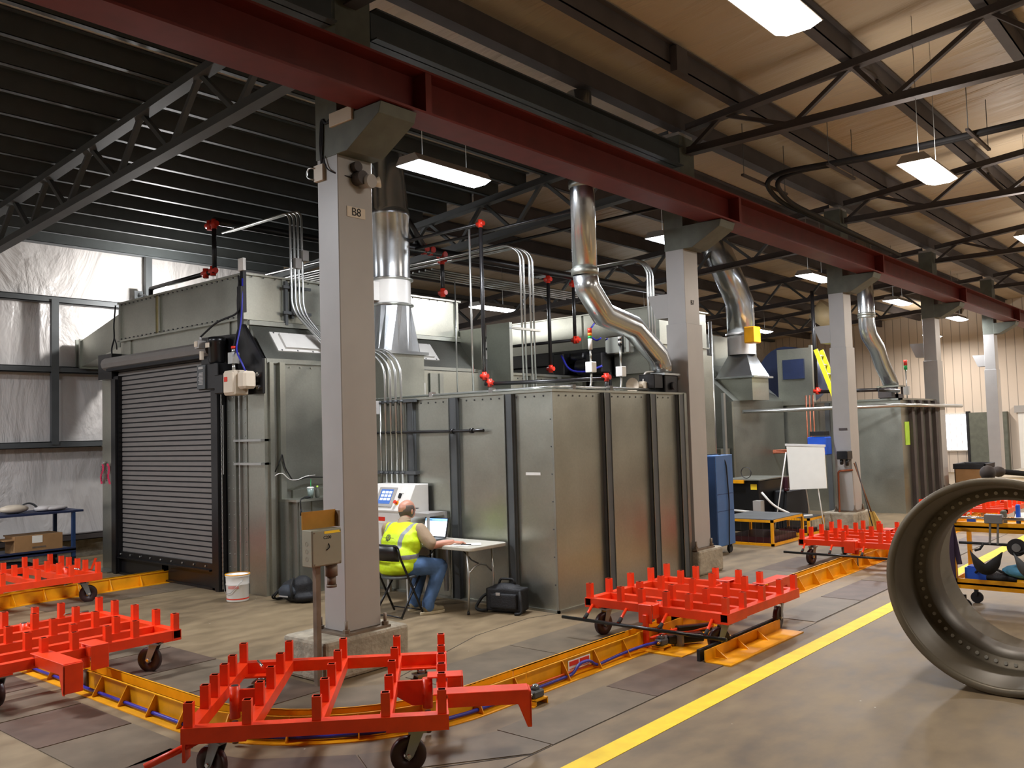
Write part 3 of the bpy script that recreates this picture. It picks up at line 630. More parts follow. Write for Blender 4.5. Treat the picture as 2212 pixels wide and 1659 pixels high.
# exhaust duct from booth to the wall
ed = thing('exhaust_duct', 'rectangular galvanised duct sloping from the tall booth to the left wall', 'duct', (6.9, 14.2, 3.8))
m = MB(); m.box(6.9, 7.5, 13.54, 14.34, 3.6, 4.15); pb(m, 'duct_collar', 'galv', par=ed)
m = MB(); y0, y1 = 14.34, 15.95
m.add([(x, y, z) for y, za, zb_ in ((14.34, 3.58, 4.13), (15.9, 3.32, 3.78)) for x in (6.9, 7.5) for z in (za, zb_)], [(0, 1, 3, 2), (4, 6, 7, 5), (0, 2, 6, 4), (1, 5, 7, 3), (0, 4, 5, 1), (2, 3, 7, 6)])
pb(m, 'sloping_duct', 'galv', par=ed)
for y, za, zb_ in ((14.36, 3.55, 4.17), (15.85, 3.3, 3.82), (16.0, 3.3, 3.82)): pb(MB().box(6.87, 7.53, y-.025, y+.025, za, zb_), 'duct_flange', 'galv2', par=ed)
# caution ribbons
ct = thing('danger_tape', 'two strips of pink danger tape hanging on the left edge of the tall booth', 'tape', (6.48, 14.05, 1.66))
for k, (dy, ang) in enumerate(((.05, .04), (-.12, -.03))):
    m = MB(); n = 8
    for q in range(n):
        z0, z1 = -.04*q, -.04*(q+1)-.002; x = -.01+.012*math.sin(q)
        m.add([(x, dy+ang*q*.2-.035, z0), (x, dy+ang*q*.2+.035, z0), (x+.004, dy+ang*(q+1)*.2+.03, z1), (x+.004, dy+ang*(q+1)*.2-.03, z1)], [(0, 1, 2, 3)])
    o = m.build('tape_strip', 'pink', ct); so = o.modifiers.new('s', 'SOLIDIFY'); so.thickness = .002
    text('DANGER', .06, 'blackm', 'tape_lettering', ct, frame((-.03, dy, -.16), (0, 0, -1), (0, -1, 0)))
MB().ell((-.01, .02, .01), (.02, .05, .03)).build('tape_knot', 'chrome', ct)

# ------------------------------------------------------------------ low booth with the man's table in front
lb = thing('low_booth', 'low galvanised booth with vertical dark channels, its corner toward the aisle', 'booth', (7.66, 5.98, 0))
m = MB(); m.box(7.66, 10.52, 5.98, 9.68, 0, 2.42); pb(m, 'body', 'galv', par=lb)
pb(MB().box(7.635, 7.66, 5.955, 9.68, 2.405, 2.43), 'top_flange', 'galv', par=lb)
m = MB(); m.box(7.66, 10.54, 5.955, 5.99, 2.405, 2.43)
for x in [7.78+.13*k for k in range(20)]:
    if not any(abs(x-c) < .09 for c in (8.65, 9.67, 10.34)): m.cyl((x, 5.98, 2.36), (x, 5.974, 2.36), .011, n=6, mi=1)
for y in [6.1+.13*k for k in range(26)]: m.cyl((7.66, y, 2.36), (7.654, y, 2.36), .011, n=6, mi=1)
for k in range(7): m.cyl((7.66, 6.01, .3+.3*k), (7.654, 6.01, .3+.3*k), .008, n=6, mi=1)
pb(m, 'top_flange', ['galv', 'steel'], par=lb)
for x0, x1 in ((8.586, 8.71), (9.6, 9.73), (10.3, 10.43)):
    m = MB(); m.box(x0, x1, 5.93, 5.98, .02, 2.4, 0); m.box(x0, x0+.006, 5.92, 5.94, .02, 2.4, 1); m.box(x1-.006, x1, 5.92, 5.94, .02, 2.4, 1); pb(m, 'channel', ['steel', 'galv2'], par=lb)
for y0, y1 in ((7.40, 7.53), (6.52, 6.64), (8.15, 8.28)):
    m = MB(); m.box(7.62, 7.66, y0, y1, .02, 2.4, 0); m.box(7.6, 7.625, y1-.012, y1, .02, 2.4, 1); m.box(7.6, 7.625, y0, y0+.006, .02, 2.4, 0); pb(m, 'channel', ['steel', 'galv2'], par=lb)
pb(MB().box(10.47, 10.53, 5.94, 5.98, 0, 2.42), 'corner_trim', 'galv2', par=lb); pb(MB().box(7.645, 7.66, 5.965, 5.99, 0, 2.4), 'corner_trim', 'galv2', par=lb)
m = MB(); m.box(7.655, 7.66, 6.17, 6.38, 1.485, 1.515); pb(m, 'white_strip_label', 'white', par=lb)
m = MB(); m.box(7.64, 10.52, 5.96, 5.985, 0, .03); m.box(7.64, 7.67, 5.96, 9.6, 0, .03); pb(m, 'base_angle', 'galv2', par=lb)
# conduits in front of the low booth face
cg = thing('conduit_bundle', 'zinc conduits running from the roof over the tall booth down the low booth face', 'conduit', (7.6, 9.0, 2.0))
for i in range(4):
    xt = 7.16+.062*i; ye = 8.62-.1*i
    path = smoothpath([(xt, 11.7, 5.05+.02*i), (xt, 10.02, 5.05+.02*i), (xt, 10.0, 3.7), (7.52+.02*i, 9.62, 3.12), (7.57, ye+.25, 3.08), (7.575, ye, 2.86), (7.575, ye, 1.3)], .16, 6)
    m = MB(); m.tube(path, .0165, 8); pb(m, 'conduit', 'conduit', par=cg)
m = MB(); m.tube([(7.575, 8.72, 2.42), (7.575, 8.72, 1.3)], .014, 8); pb(m, 'conduit', 'conduit', par=cg)
m = MB()
for z in (2.4, 1.5): m.box(7.585, 7.66, 8.1, 8.95, z-.02, z+.02)
for i in range(5):
    for z in (2.4, 1.5): m.cyl((7.575, 8.72-.1*i if i else 8.72, z-.015), (7.575, 8.72-.1*i if i else 8.72, z+.015), .024, n=8)
m.box(7.05, 7.5, 10.03, 10.06, 4.0, 4.04); m.box(7.05, 7.5, 10.03, 10.06, 3.65, 3.69); m.box(7.09, 7.13, 10.05, 10.1, 3.5, 4.1); m.box(7.2, 7.24, 10.07, 10.1, 3.6, 4.1)
pb(m, 'strut_clamps', 'steel', par=cg)
m = MB(); m.box(7.5, 7.58, 8.72, 8.8, 2.25, 2.42); m.box(7.2, 7.3, 9.96, 10.02, 4.28, 4.42); m.box(7.32, 7.42, 9.96, 10.02, 4.4, 4.54); pb(m, 'pull_box', 'lgrey', par=cg)
m = MB(); m.tube(smoothpath([(7.6, 9.05, 2.01), (7.58, 8.9, 2.01), (7.58, 7.2, 2.0), (7.6, 6.95, 2.0)], .05), .018); m.cyl((7.58, 7.46, 2.0), (7.58, 7.42, 2.0), .03); m.cyl((7.58, 7.14, 2.0), (7.58, 7.1, 2.0), .03)
tag(m.build('black_pipe', 'pipeb'), 'thin horizontal black pipe across the low booth face behind the man', 'pipe')
m = MB(); m.tube(smoothpath([(7.8, 9.2, 2.46), (7.82, 6.3, 2.46), (7.95, 6.14, 2.47), (9.9, 6.12, 2.47)], .12), .016)
o = tag(m.build('roof_edge_conduit', 'conduit'), 'pale conduit lying along the top front edge of the low booth', 'conduit')
m = MB()
for x, y in ((7.81, 8.0), (7.82, 7.0), (8.25, 6.14), (9.0, 6.13)): m.box(x-.03, x+.03, y-.03, y+.03, 2.42, 2.5)
m.build('clamps', 'chrome', o)
# stack lights and horn on the low booth roof
def stack(x, y, h, label, lamps, hb):
    t = thing('stack_light', label, 'signal light', (x, y, 2.42))
    MB().tube(smoothpath([(-.14, 0, .05), (-.02, 0, .06), (0, 0, .16), (0, 0, hb)], .08), .013).build('pole', 'conduit', t)
    MB().box(-.05, .05, -.05, .05, hb, hb+.13).build('pole_box', 'white', t, .006)
    MB().cyl((0, 0, hb+.13), (0, 0, h), .012).build('upper_pole', 'conduit', t)
    z = h
    for q, (c, dz) in enumerate(lamps): MB().cyl((0, 0, z), (0, 0, z+dz), .026).build('lamp_segment', c, t); z += dz
stack(8.75, 6.22, .52, 'red, amber and green stack light on a pole at the low booth roof', [('white', .13), ('grn', .035), ('amber', .035), ('redfit', .06)], .24)
stack(9.55, 6.32, .62, 'short black and white beacon pole right of the coloured stack light', [('black', .03), ('white', .03), ('black', .025), ('white', .03)], .22)
hn = thing('siren_horn', 'cream siren horn on the low booth roof beside the black fan unit', 'horn', (9.72, 6.2, 2.42))
m = MB(); m.lathe([(.1, -.1), (.08, -.06), (.03, 0), (.03, .12)], 16, axis='x', c=(0, 0, .1)); m.lathe([(.098, -.1), (.07, -.055), (.0, 0)], 16, axis='x', c=(0, 0, .1)); m.build('horn', 'cream', hn)
MB().box(.1, .22, -.06, .06, .02, .16).build('horn_housing', 'cream', hn, .02); MB().tube(smoothpath([(.16, 0, .16), (.2, 0, .28), (.45, 0, .3)], .1), .012).build('flex_conduit', 'white', hn)

# ------------------------------------------------------------------ round ducts
dA = thing('round_stack_duct', 'bright round duct with white collar and square base behind column B8', 'duct', (8.3, 9.3, 2.42))
MB().box(-.34, .34, -.3, .3, 0, .68).build('square_base', 'galv', dA)
m = MB(); n = 24; r = .29
sq = []; 
for i in range(n):
    t = 2*PI*(i+.5)/n; cx, cy = math.cos(t), math.sin(t); k = 1/max(abs(cx), abs(cy)); sq.append((cx*k*.34, cy*k*.3, .7))
ci = [(r*math.cos(2*PI*(i+.5)/n), r*math.sin(2*PI*(i+.5)/n), 1.34) for i in range(n)]
m.add(sq+ci, [(i, (i+1) % n, n+(i+1) % n, n+i) for i in range(n)], 0, False); m.box(-.4, .4, -.34, .34, .66, .7); m.build('transition_hood', 'duct', dA)
MB().lathe([(.29, 1.34), (.33, 1.35), (.33, 1.37), (.29, 1.38)], 28).lathe([(.29, 1.7), (.33, 1.71), (.33, 1.73), (.29, 1.74)], 28).build('flange_ring', 'conduit', dA)
MB().lathe([(.292, 1.38), (.292, 1.7)], 28).build('white_collar', 'white', dA)
MB().box(-.42, -.28, -.1, .1, 1.4, 1.66).build('collar_box', 'white', dA)
MB().lathe([(.29, 1.72), (.29, 2.6), (.3, 2.61), (.3, 2.7), (.29, 2.71), (.2, 3.6)], 28).build('upper_stack', 'duct', dA)
dB = thing('bent_round_duct', 'shiny round duct dropping from the roof and bending right to a black fan', 'duct', (8.65, 6.17, 4))
pts = [(8.62, 6.9), (8.62, 5.35), (8.62, 3.86), (8.66, 3.72), (9.02, 3.4), (9.72, 3.27), (10.27, 2.98), (10.27, 2.74)]
pts = [(8.62, 5.9), (8.62, 3.84), (8.74, 3.66), (9.0, 3.36), (9.66, 3.26), (10.2, 2.93), (10.27, 2.74)]
segs = [[(8.62, 5.7), (8.62, 3.82)], [(8.62, 3.82), (8.64, 3.7), (8.98, 3.37), (9.6, 3.3), (10.14, 2.96), (10.3, 2.72)]]
m = MB(); m.tube([(8.62, 6.17, 6.05), (8.62, 6.17, 3.82)], .15, 24); pb(m, 'vertical_duct', 'duct', par=dB)
m = MB(); m.tube([(x, 6.17, z) for x, z in ((8.62, 3.84), (8.66, 3.68), (8.98, 3.38), (9.62, 3.27), (10.2, 2.94), (10.3, 2.8), (10.3, 2.7))], .15, 24); pb(m, 'elbow_run', 'duct', par=dB)
m = MB()
for z in (3.84, 4.9): m.lathe([(.15, z-.02), (.165, z-.015), (.165, z+.06), (.15, z+.065)], 24, c=(8.62, 6.17, 0))
pb(m, 'duct_band', 'galv2', par=dB)
fn = thing('exhaust_fan', 'black square fan unit under the bent duct on the low booth roof', 'fan', (10.28, 6.17, 2.42))
MB().box(-.17, .17, -.16, .2, 0, .24).build('fan_housing', 'black', fn, .01); MB().box(-.2, .2, -.18, .2, .24, .265).build('fan_flange', 'conduit', fn)
MB().box(-.4, -.19, -.14, .1, .06, .25).build('fan_motor_box', 'black', fn, .01); MB().cyl((0, -.16, .1), (0, -.2, .1), .05).build('fan_bearing', 'blackm', fn)
def rduct(name, label, pts, r, base=None, n=20):
    t = thing(name, label, 'duct', pts[-1]); m = MB(); m.tube(pts, r, n); pb(m, 'round_duct', 'duct', par=t); return t
xC, yC = 17.9, 8.7
dC = rduct('far_round_duct', 'round duct with white collar and square base above the flip chart', [(xC-1.2, yC, 5.9), (xC-.25, yC, 4.95), (xC, yC, 4.65), (xC, yC, 3.9)], .3)
m = MB(); m.lathe([(.3, 3.5), (.3, 3.95)], 20, c=(xC, yC, 0)); m.lathe([(.34, 3.93), (.34, 3.97), (.3, 3.98)], 20, c=(xC, yC, 0)); pb(m, 'white_collar', 'white', par=dC)
m = MB(); sq = [(xC+.42*a, yC+.42*b, 3.02) for a, b in ((-1, -1), (1, -1), (1, 1), (-1, 1))]; ci = [(xC+.3*math.cos(PI*(1.25+.5*i)), yC+.3*math.sin(PI*(1.25+.5*i)), 3.5) for i in range(4)]
m.add(sq+ci, [(i, (i+1) % 4, 4+(i+1) % 4, 4+i) for i in range(4)]); m.box(xC-.48, xC+.48, yC-.48, yC+.48, 2.98, 3.02); pb(m, 'transition_hood', 'duct', par=dC)
pb(MB().box(xC-.4, xC+.4, yC-.4, yC+.4, 2.5, 2.98), 'square_base', 'galv', par=dC)
m = MB(); m.box(xC-.5, xC-.2, yC-.55, yC-.3, 3.7, 4.05); pb(m, 'yellow_actuator', 'yellow', .02, dC)
dD = rduct('bent_duct', 'slim shiny duct bending down to the far low booth roof', [(19.5, 6.55, 5.9), (19.5, 6.55, 4.05), (19.6, 6.55, 3.85), (20.05, 6.55, 3.6), (20.35, 6.55, 3.25), (20.75, 6.55, 2.95), (20.9, 6.55, 2.8)], .17)
m = MB()
for z in (4.2, 4.26): m.lathe([(.17, z), (.18, z+.005), (.18, z+.05), (.17, z+.06)], 20, c=(19.5, 6.55, 0))
pb(m, 'duct_band', 'galv2', par=dD)
fn2 = thing('exhaust_fan', 'dark fan stand under the slim bent duct on the far low booth', 'fan', (20.9, 6.55, 2.44))
for a in (-.18, .18):
    for b in (-.18, .18): MB().box(a-.02, a+.02, b-.02, b+.02, 0, .3).build('fan_leg', 'steelr', fn2)
MB().box(-.2, .2, -.2, .2, 0, .14).build('fan_housing', 'steelr', fn2); MB().box(-.24, .24, -.24, .24, .3, .33).build('fan_flange', 'galv', fn2); MB().box(-.45, -.22, -.15, .15, .05, .28).build('fan_motor_box', 'steelr', fn2, .01)

# ------------------------------------------------------------------ connecting tunnel, second and third booth, far low booth
tn = thing('tunnel_booth', 'long galvanised tunnel booth joining the tall booths behind the low booth', 'booth', (10.9, 9.7, 0))
pb(MB().box(10.95, 13.45, 9.72, 13.5, 0, 2.96), 'body', 'galv', par=tn)
m = MB(); m.box(10.95, 13.45, 9.68, 9.72, 2.93, 2.97)
for k in range(19): m.cyl((11+k*.13, 9.72, 2.88), (11+k*.13, 9.712, 2.88), .011, n=6, mi=1)
pb(m, 'top_flange', ['galv', 'steel'], par=tn)
for k in range(4): pb(MB().box(11.05+k*.75, 11.17+k*.75, 9.66, 9.72, .02, 2.93), 'channel', 'galv2', par=tn)
m = MB(); m.box(10.85, 10.92, 9.3, 9.8, 2.42, 3.75); m.box(10.85, 11.6, 9.66, 9.7, 2.4, 2.5)
tag(m.build('baffle_plate', 'galv2'), 'upright galvanised plate edge between the tall booth and the tunnel', 'panel')
b2 = thing('second_booth', 'second tall galvanised booth with a black door motor, seen over the low booth', 'booth', (13.5, 8.0, 0))
pb(MB().box(13.55, 15.2, 8.0, 12.3, 0, 3.3), 'body', 'galv', par=b2)
m = MB(); m.box(13.5, 15.2, 8.1, 11.6, 3.3, 4.12); m.box(13.46, 15.24, 8.06, 11.64, 3.44, 3.46); m.box(13.46, 15.24, 8.06, 11.64, 4.11, 4.13)
for y in (9.8, 11.58, 8.12): m.box(13.47, 13.5, y-.04, y+.04, 3.46, 4.11)
pb(m, 'plenum', 'galv', par=b2)
m = MB(); m.prism([(11.6, 3.0), (12.2, 3.45), (12.2, 3.9), (11.6, 4.1)], 13.5, 14, 'x'); pb(m, 'duct_shoulder', 'galv2', par=b2)
m = MB(); m.box(13.2, 13.52, 9.05, 12.2, 3.2, 3.45); m.box(13.3, 13.52, 9.05, 12.2, 2.9, 3.2); m.box(13.25, 13.3, 9.0, 9.1, 2.7, 3.5); pb(m, 'door_hood', 'black', .01, b2)
m = MB(); m.box(13.0, 13.3, 9.0, 9.35, 2.98, 3.35); m.cyl((13.1, 9.6, 3.12), (13.1, 9.3, 3.12), .14); m.cyl((13.15, 9.75, 3.3), (13.15, 9.45, 3.3), .1); m.box(13.0, 13.2, 9.85, 10.1, 2.98, 3.4); pb(m, 'door_motor', 'black', .02, b2)
m = MB(); m.box(13.1, 13.3, 8.65, 9.0, 3.3, 3.62); m.box(13.15, 13.3, 8.5, 8.6, 3.3, 3.7); pb(m, 'motor_control_box', 'chrome', .02, b2)
m = MB(); m.tube(smoothpath([(13.0, 9.9, 3.35), (12.95, 9.7, 3.05), (12.95, 9.3, 3.0), (13.0, 9.0, 3.1)], .2), .02); m.tube(smoothpath([(13.05, 9.15, 3.9), (13.0, 9.3, 3.7), (13.0, 9.1, 3.55), (13.0, 9.0, 3.6)], .1), .015); pb(m, 'blue_cable', 'bluehose', par=b2)
pb(MB().box(13.4, 13.52, 7.98, 9.0, 2.95, 3.3), 'front_sheet', 'galv', par=b2)
b3 = thing('third_booth', 'third galvanised booth with pale door and copper pipes behind the flip chart', 'booth', (17.2, 8.4, 0))
pb(MB().box(17.2, 19.7, 8.6, 12.5, 0, 2.5), 'body', 'galv2', par=b3)
pb(MB().box(17.1, 19.7, 9.2, 12.3, 3.3, 3.95), 'plenum', 'galv', par=b3)
m = MB(); m.prism([(8.6, 2.5), (9.2, 3.05), (9.2, 3.3), (10.5, 3.3), (10.5, 2.5)], 17.2, 19.7, 'x'); pb(m, 'sloped_shoulder', 'galv2', par=b3)
for y in (8.66, 9.3, 9.9, 10.6, 11.3): pb(MB().box(17.12, 17.2, y-.06, y+.06, 0, 2.48), 'channel', 'galv', par=b3)
pb(MB().box(17.14, 17.2, 9.45, 9.75, .9, 2.3), 'white_door', 'white', .01, b3)
m = MB(); m.box(19.7, 19.75, 7.9, 8.7, 2.4, 3.7); m.box(19.66, 19.78, 7.86, 7.92, 2.4, 3.75); pb(m, 'end_plate', 'galv', par=b3)
pb(MB().box(19.64, 19.7, 8.05, 8.55, 3.0, 3.45), 'navy_panel', 'navy', par=b3)
m = MB(); m.tube([(15.55, 8.2, 4.0), (15.55, 8.2, 0)], .04, 4); m.box(15.5, 15.58, 7.95, 8.0, 0, 2.6)
tag(m.build('strut_posts', 'conduit'), 'bright zinc upright posts just right of column B7', 'post')
m = MB(); m.box(15.3, 15.5, 8.2, 8.6, 2.95, 3.45); m.cyl((15.4, 8.45, 3.45), (15.4, 8.45, 3.9), .08)
tag(m.build('door_motor_box', 'black', None, .02), 'black door motor box just right of column B7', 'motor')
cp = thing('copper_pipes', 'thin copper pipes dropping and crossing behind the flip chart', 'pipe', (17.0, 8, 2))
m = MB()
for k in range(3): m.tube(smoothpath([(19.4, 7.93-.08*k, 2.6), (19.4, 7.93-.08*k, 1.35), (19.3, 8.3, 1.33+.03*k), (17.05, 11.0, 1.32+.03*k)], .1), .016)
for k in range(2): m.tube([(17.05, 12.2, 2.12+.06*k), (17.05, 9.7, 2.1+.06*k)], .016)
m.tube([(17.0, 9.5, 2.1), (17.0, 9.5, 1.0)], .02); pb(m, 'copper_tube', 'copper', par=cp)
fb = thing('far_low_booth', 'far low galvanised booth with dark channels on its aisle side', 'booth', (19.8, 6.03, 0))
pb(MB().box(19.8, 22.28, 6.03, 9.4, 0, 2.44), 'body', 'galv', par=fb)
m = MB(); m.box(19.76, 22.3, 5.99, 6.06, 2.42, 2.46); m.box(19.76, 19.83, 5.99, 9.4, 2.42, 2.46); pb(m, 'top_flange', 'galv2', par=fb)
for x in (20.4, 21.0, 21.6, 22.15): pb(MB().box(x-.08, x+.08, 5.95, 6.03, .02, 2.42), 'channel', 'steelr', par=fb)
for y in (7.6, 8.9): pb(MB().box(19.74, 19.8, y-.05, y+.05, .02, 2.42), 'channel', 'steel', par=fb)
pb(MB().box(20.0, 20.3, 6.02, 6.03, 1.45, 1.95), 'lime_notice', 'ygrn', par=fb)
m = MB(); m.tube([(17.0, 8.3, 2.25), (19.55, 6.0, 2.3), (19.7, 5.86, 2.3), (24.0, 5.86, 2.3)], .04)
tag(m.build('white_header_pipe', 'conduit'), 'long pale header pipe along the top of the far low booth', 'pipe')
stk = thing('stack_light', 'tiny red and green stack light on the far low booth', 'signal light', (22.2, 6.6, 2.44))
MB().cyl((0, 0, 0), (0, 0, .75), .014).build('pole', 'conduit', stk); MB().box(-.06, .06, -.06, .06, .15, .35).build('pole_box', 'white', stk)
MB().cyl((0, 0, .75), (0, 0, .85), .04).build('lamp_segment', 'grn', stk); MB().cyl((0, 0, .85), (0, 0, .98), .04).build('lamp_segment', 'redfit', stk)
MB().box(15.0, 15.01, 7, 7.01, 0, .01) if False else None

# ------------------------------------------------------------------ sprinkler pipes
def fitting(p, par, r=.055): 
    m = MB(); m.ell((0, 0, 0), (r*.9, r, r)); m.cyl((0, -r*1.5, 0), (0, r*1.5, 0), r*.85, n=10); m.cyl((0, 0, -r*1.4), (0, 0, r*1.4), r*.85, n=10)
    o = m.build('red_fitting', 'redfit', par); o.location = Vector(p)-par.location; return o
def pipe(name, label, runs, fits, r=.03, mt='pipeb'):
    t = thing(name, label, 'pipe', runs[0][0])
    for rr in runs:
        m = MB(); m.tube(rr, r, 10); pb(m, 'pipe', mt, par=t)
    for f in fits: fitting(f, t, min(r*1.45, .055))
    return t
pipe('sprinkler_pipe', 'black sprinkler pipe with red fittings over the tall booth roof at left', [[(7.0, 13.55, 4.43), (7.0, 11.7, 4.45)], [(7.0, 13.55, 4.15), (7.0, 13.55, 4.43)], [(7.0, 11.66, 4.42), (7.0, 11.66, 5.15)]], [(7.0, 11.7, 4.46), (7.0, 11.9, 4.45), (7.0, 11.66, 5.15), (7.0, 11.78, 5.15)], .035)
pipe('sprinkler_main', 'thick black sprinkler main high over the tall booth', [[(7.0, 11.66, 5.2), (10.8, 11.66, 5.2)]], [], .06)
a = P(1047, 826, z=2.62); b = P(1310, 815, z=2.62); zt = P(1035, 484, x=a.x).z
pipe('sprinkler_riser', 'black vertical sprinkler pipe with bright red elbows landing on the low booth roof', [[(a.x, a.y, zt), (a.x, a.y, 2.64)], [(a.x, a.y, 2.6), (b.x, b.y, 2.6)], [(b.x, b.y, 2.42), (b.x, b.y, 2.6)]], [(a.x, a.y, 2.7), (a.x+.03, a.y-.06, 2.61), (b.x, b.y, 2.62), (a.x, a.y, zt)], .026)
pipe('sprinkler_branch', 'thin black branch pipes crossing under the roof behind the lit fixture', [[(a.x, a.y, zt), (a.x, 12.5, zt)], [(a.x+.5, 6.4, zt+.05), (a.x+.5, 12.5, zt-.02)], [(a.x+2.4, 6.4, zt+.4), (a.x+2.4, 12.5, zt+.3)]], [], .022)
pipe('sprinkler_main', 'thick black sprinkler main with red branch fittings behind the round duct', [[(8.2, 9.5, 4.72), (16, 9.5, 4.78)], [(9.2, 9.5, 4.7), (8.6, 9.5, 5.4)]], [(9.17, 9.5, 4.74), (9.3, 9.5, 4.74), (9.55, 9.5, 4.7)], .065)
for i, (x, zb_, lb_) in enumerate(((9.55, 4.12, 'short black drop pipe with red ends above the tall booth right end'), (12.16, 3.05, 'black drop pipe with red ends left of the bent duct'), (12.9, 3.6, 'black drop pipe with red ends touching the bent duct'))):
    pipe('sprinkler_drop', lb_, [[(x, 9.5, zb_), (x, 9.5, 4.7)]], [(x, 9.5, zb_), (x, 9.5, 4.62)], .032)
pipe('sprinkler_branch', 'black pipe rising to the second booth plenum with a red elbow', [[(12.9, 9.5, 3.6), (12.9, 12.4, 3.62)]], [(12.9, 9.45, 3.6)], .028)
pipe('sprinkler_drop', 'black drop pipe with a red elbow in front of the yellow ladder', [[(19.2, 7.6, 4.9), (19.2, 7.6, 2.68)], [(19.2, 7.6, 2.66), (19.2, 6.3, 2.64)], [(19.2, 6.3, 2.64), (20.6, 6.3, 2.64)]], [(19.2, 7.58, 2.68)], .04)
cd = thing('conduit_bundle', 'four pale conduits dropping to the roof edge of the tunnel booth', 'conduit', (9.6, 8.0, 3.5))
for k in range(4):
    xx = 9.55+.07*k+(.06 if k > 1 else 0); m = MB(); m.tube(smoothpath([(xx-.1, 11.5, 4.62), (xx-.1, 8.1, 4.62), (xx, 7.95, 4.5), (xx, 7.95, 2.42)], .15), .014); pb(m, 'conduit', 'conduit', par=cd)
pb(MB().box(9.3, 9.95, 7.93, 7.97, 3.4, 3.43), 'strut_clamp', 'conduit', par=cd)
cd = thing('conduit_bundle', 'three pale conduits standing left of column B7', 'conduit', (13.2, 8.3, 3.5))
for k in range(3):
    m = MB(); m.tube(smoothpath([(13.0+.09*k, 10.5, 4.9), (13.0+.09*k, 8.2, 4.9), (13.0+.09*k, 8.0, 4.7), (13.0+.09*k, 8.0, 2.4)], .2), .018); pb(m, 'conduit', 'conduit', par=cd)
m = MB(); m.tube([(8.3, 7.75, 4.6), (8.3, 7.75, 2.42)], .014); m.tube([(9.3, 9.0, 4.2), (9.3, 9.0, 2.42)], .01)
tag(m.build('thin_conduits', 'conduit'), 'thin single conduits beside the black vertical sprinkler pipe', 'conduit')
m = MB()
for k in range(9): m.tube(smoothpath([(8.9+.13*k, 12.6, 4.7), (8.9+.13*k, 11.2, 4.7), (8.9+.13*k, 10.6, 4.25), (8.9+.1*k, 10.5, 4.16)], .15), .016)
o = tag(m.build('conduit_rack', 'conduit'), 'rack of many parallel zinc conduits bending onto the tall booth roof', 'conduit')
m = MB()
for k in range(5): m.tube([(10.8+.0*k, 11+.16*k, 4.85), (15.5, 11+.16*k, 4.85)], .02)
tag(m.build('conduit_rack', 'conduit'), 'parallel conduits running under the roof toward the far booths', 'conduit')
for x, y in ((12.5, 4.4), (14.0, 3.2)): pass
tr = thing('cable_trapeze', 'hanging strut trapeze carrying black hoses in the right bay', 'cable support', (11.2, 4.6, 5.4))
for (ax, ay), (bx, by), z in (((11.15, 5.3), (12.6, 5.3), 5.38), ((11.6, 4.3), (12.6, 4.3), 5.4), ((11.6, 2.6), (12.7, 2.6), 5.45)):
    pb(MB().beam((ax, ay, z), (bx, by, z), .04, .03), 'trapeze_bar', 'steelr', par=tr)
    for q in (ax+.05, bx-.05): pb(MB().cyl((q, ay, z), (q, ay, 6.1), .005, n=5), 'threaded_rod', 'steel', par=tr)
m = MB()
for k in range(2): m.tube(smoothpath([(18, 5.35, 5.2), (12.6+.1*k, 5.45-.1*k, 5.3), (11.5+.12*k, 5.2-.1*k, 5.42), (11.9+.1*k, 3.6, 5.46), (12.05+.1*k, -3, 5.6)], .8, 8), .035)
pb(m, 'black_hose', 'blackm', par=tr)
# yellow ladder
ld = thing('extension_ladder', 'yellow ladder leaning high behind the flip chart column', 'ladder', (19.6, 7.3, 2.4))
la, lb2 = P(1762, 755, x=18.9), P(1803, 860, x=18.9); off = Vector((.32, -.0, 0))
for s_ in (0, 1): pb(MB().beam(la+off*s_, lb2+off*s_, .03, .09), 'side_rail', 'ladder', par=ld)
for k in range(5): q = la.lerp(lb2, .12+.19*k); pb(MB().cyl(q, q+off, .018, n=8), 'rung', 'white', par=ld)
m = MB(); m.cyl((20.6, 8.9, 3.15), (21.6, 8.9, 3.15), .7, n=24)
tag(m.build('blue_fan_housing', 'navy'), 'large dark blue round fan housing behind the yellow ladder', 'fan')
m = MB(); m.cyl(P(1775, 700, x=20.5), P(1800, 665, x=20.5), .35, n=20)
tag(m.build('tan_duct_stub', 'ringo'), 'short tan duct stub left of the flip chart column top', 'duct')
# ------------------------------------------------------------------ yellow guide rail
def arc(cx, cy, r, a0, a1, n=14): return [(cx+r*math.cos(math.radians(a0+(a1-a0)*i/n)), cy+r*math.sin(math.radians(a0+(a1-a0)*i/n))) for i in range(n+1)]
def offs(path, d):
    out = []
    for i, p in enumerate(path):
        a = Vector(path[max(i-1, 0)]); b = Vector(path[min(i+1, len(path)-1)]); t = (b-a).normalized(); n = Vector((-t.y, t.x)); out.append((p[0]+n.x*d, p[1]+n.y*d))
    return out
def strip(path, d0, d1, z0, z1, m):
    """swept rectangular strip between offsets d0,d1"""
    A, B = offs(path, d0), offs(path, d1); n = len(path); vs = []
    for a, b in zip(A, B): vs += [(a[0], a[1], z0), (b[0], b[1], z0), (b[0], b[1], z1), (a[0], a[1], z1)]
    fs = [(4*i+k, 4*i+(k+1) % 4, 4*i+4+(k+1) % 4, 4*i+4+k) for i in range(n-1) for k in range(4)]+[(0, 1, 2, 3), (4*n-1, 4*n-2, 4*n-3, 4*n-4)]
    m.add(vs, fs); return m
def resample(path, step):
    out = []; acc = 0; 
    for a, b in zip(path, path[1:]):
        a = Vector(a); b = Vector(b); L = (b-a).length; t = (step-acc) if acc else 0
        while t < L: out.append((a+(b-a)*(t/L), (b-a).normalized())); t += step
        acc = (L-(t-step)) % step if L else acc
        if acc == 0: acc = 1e-6
    return out
HR = .155
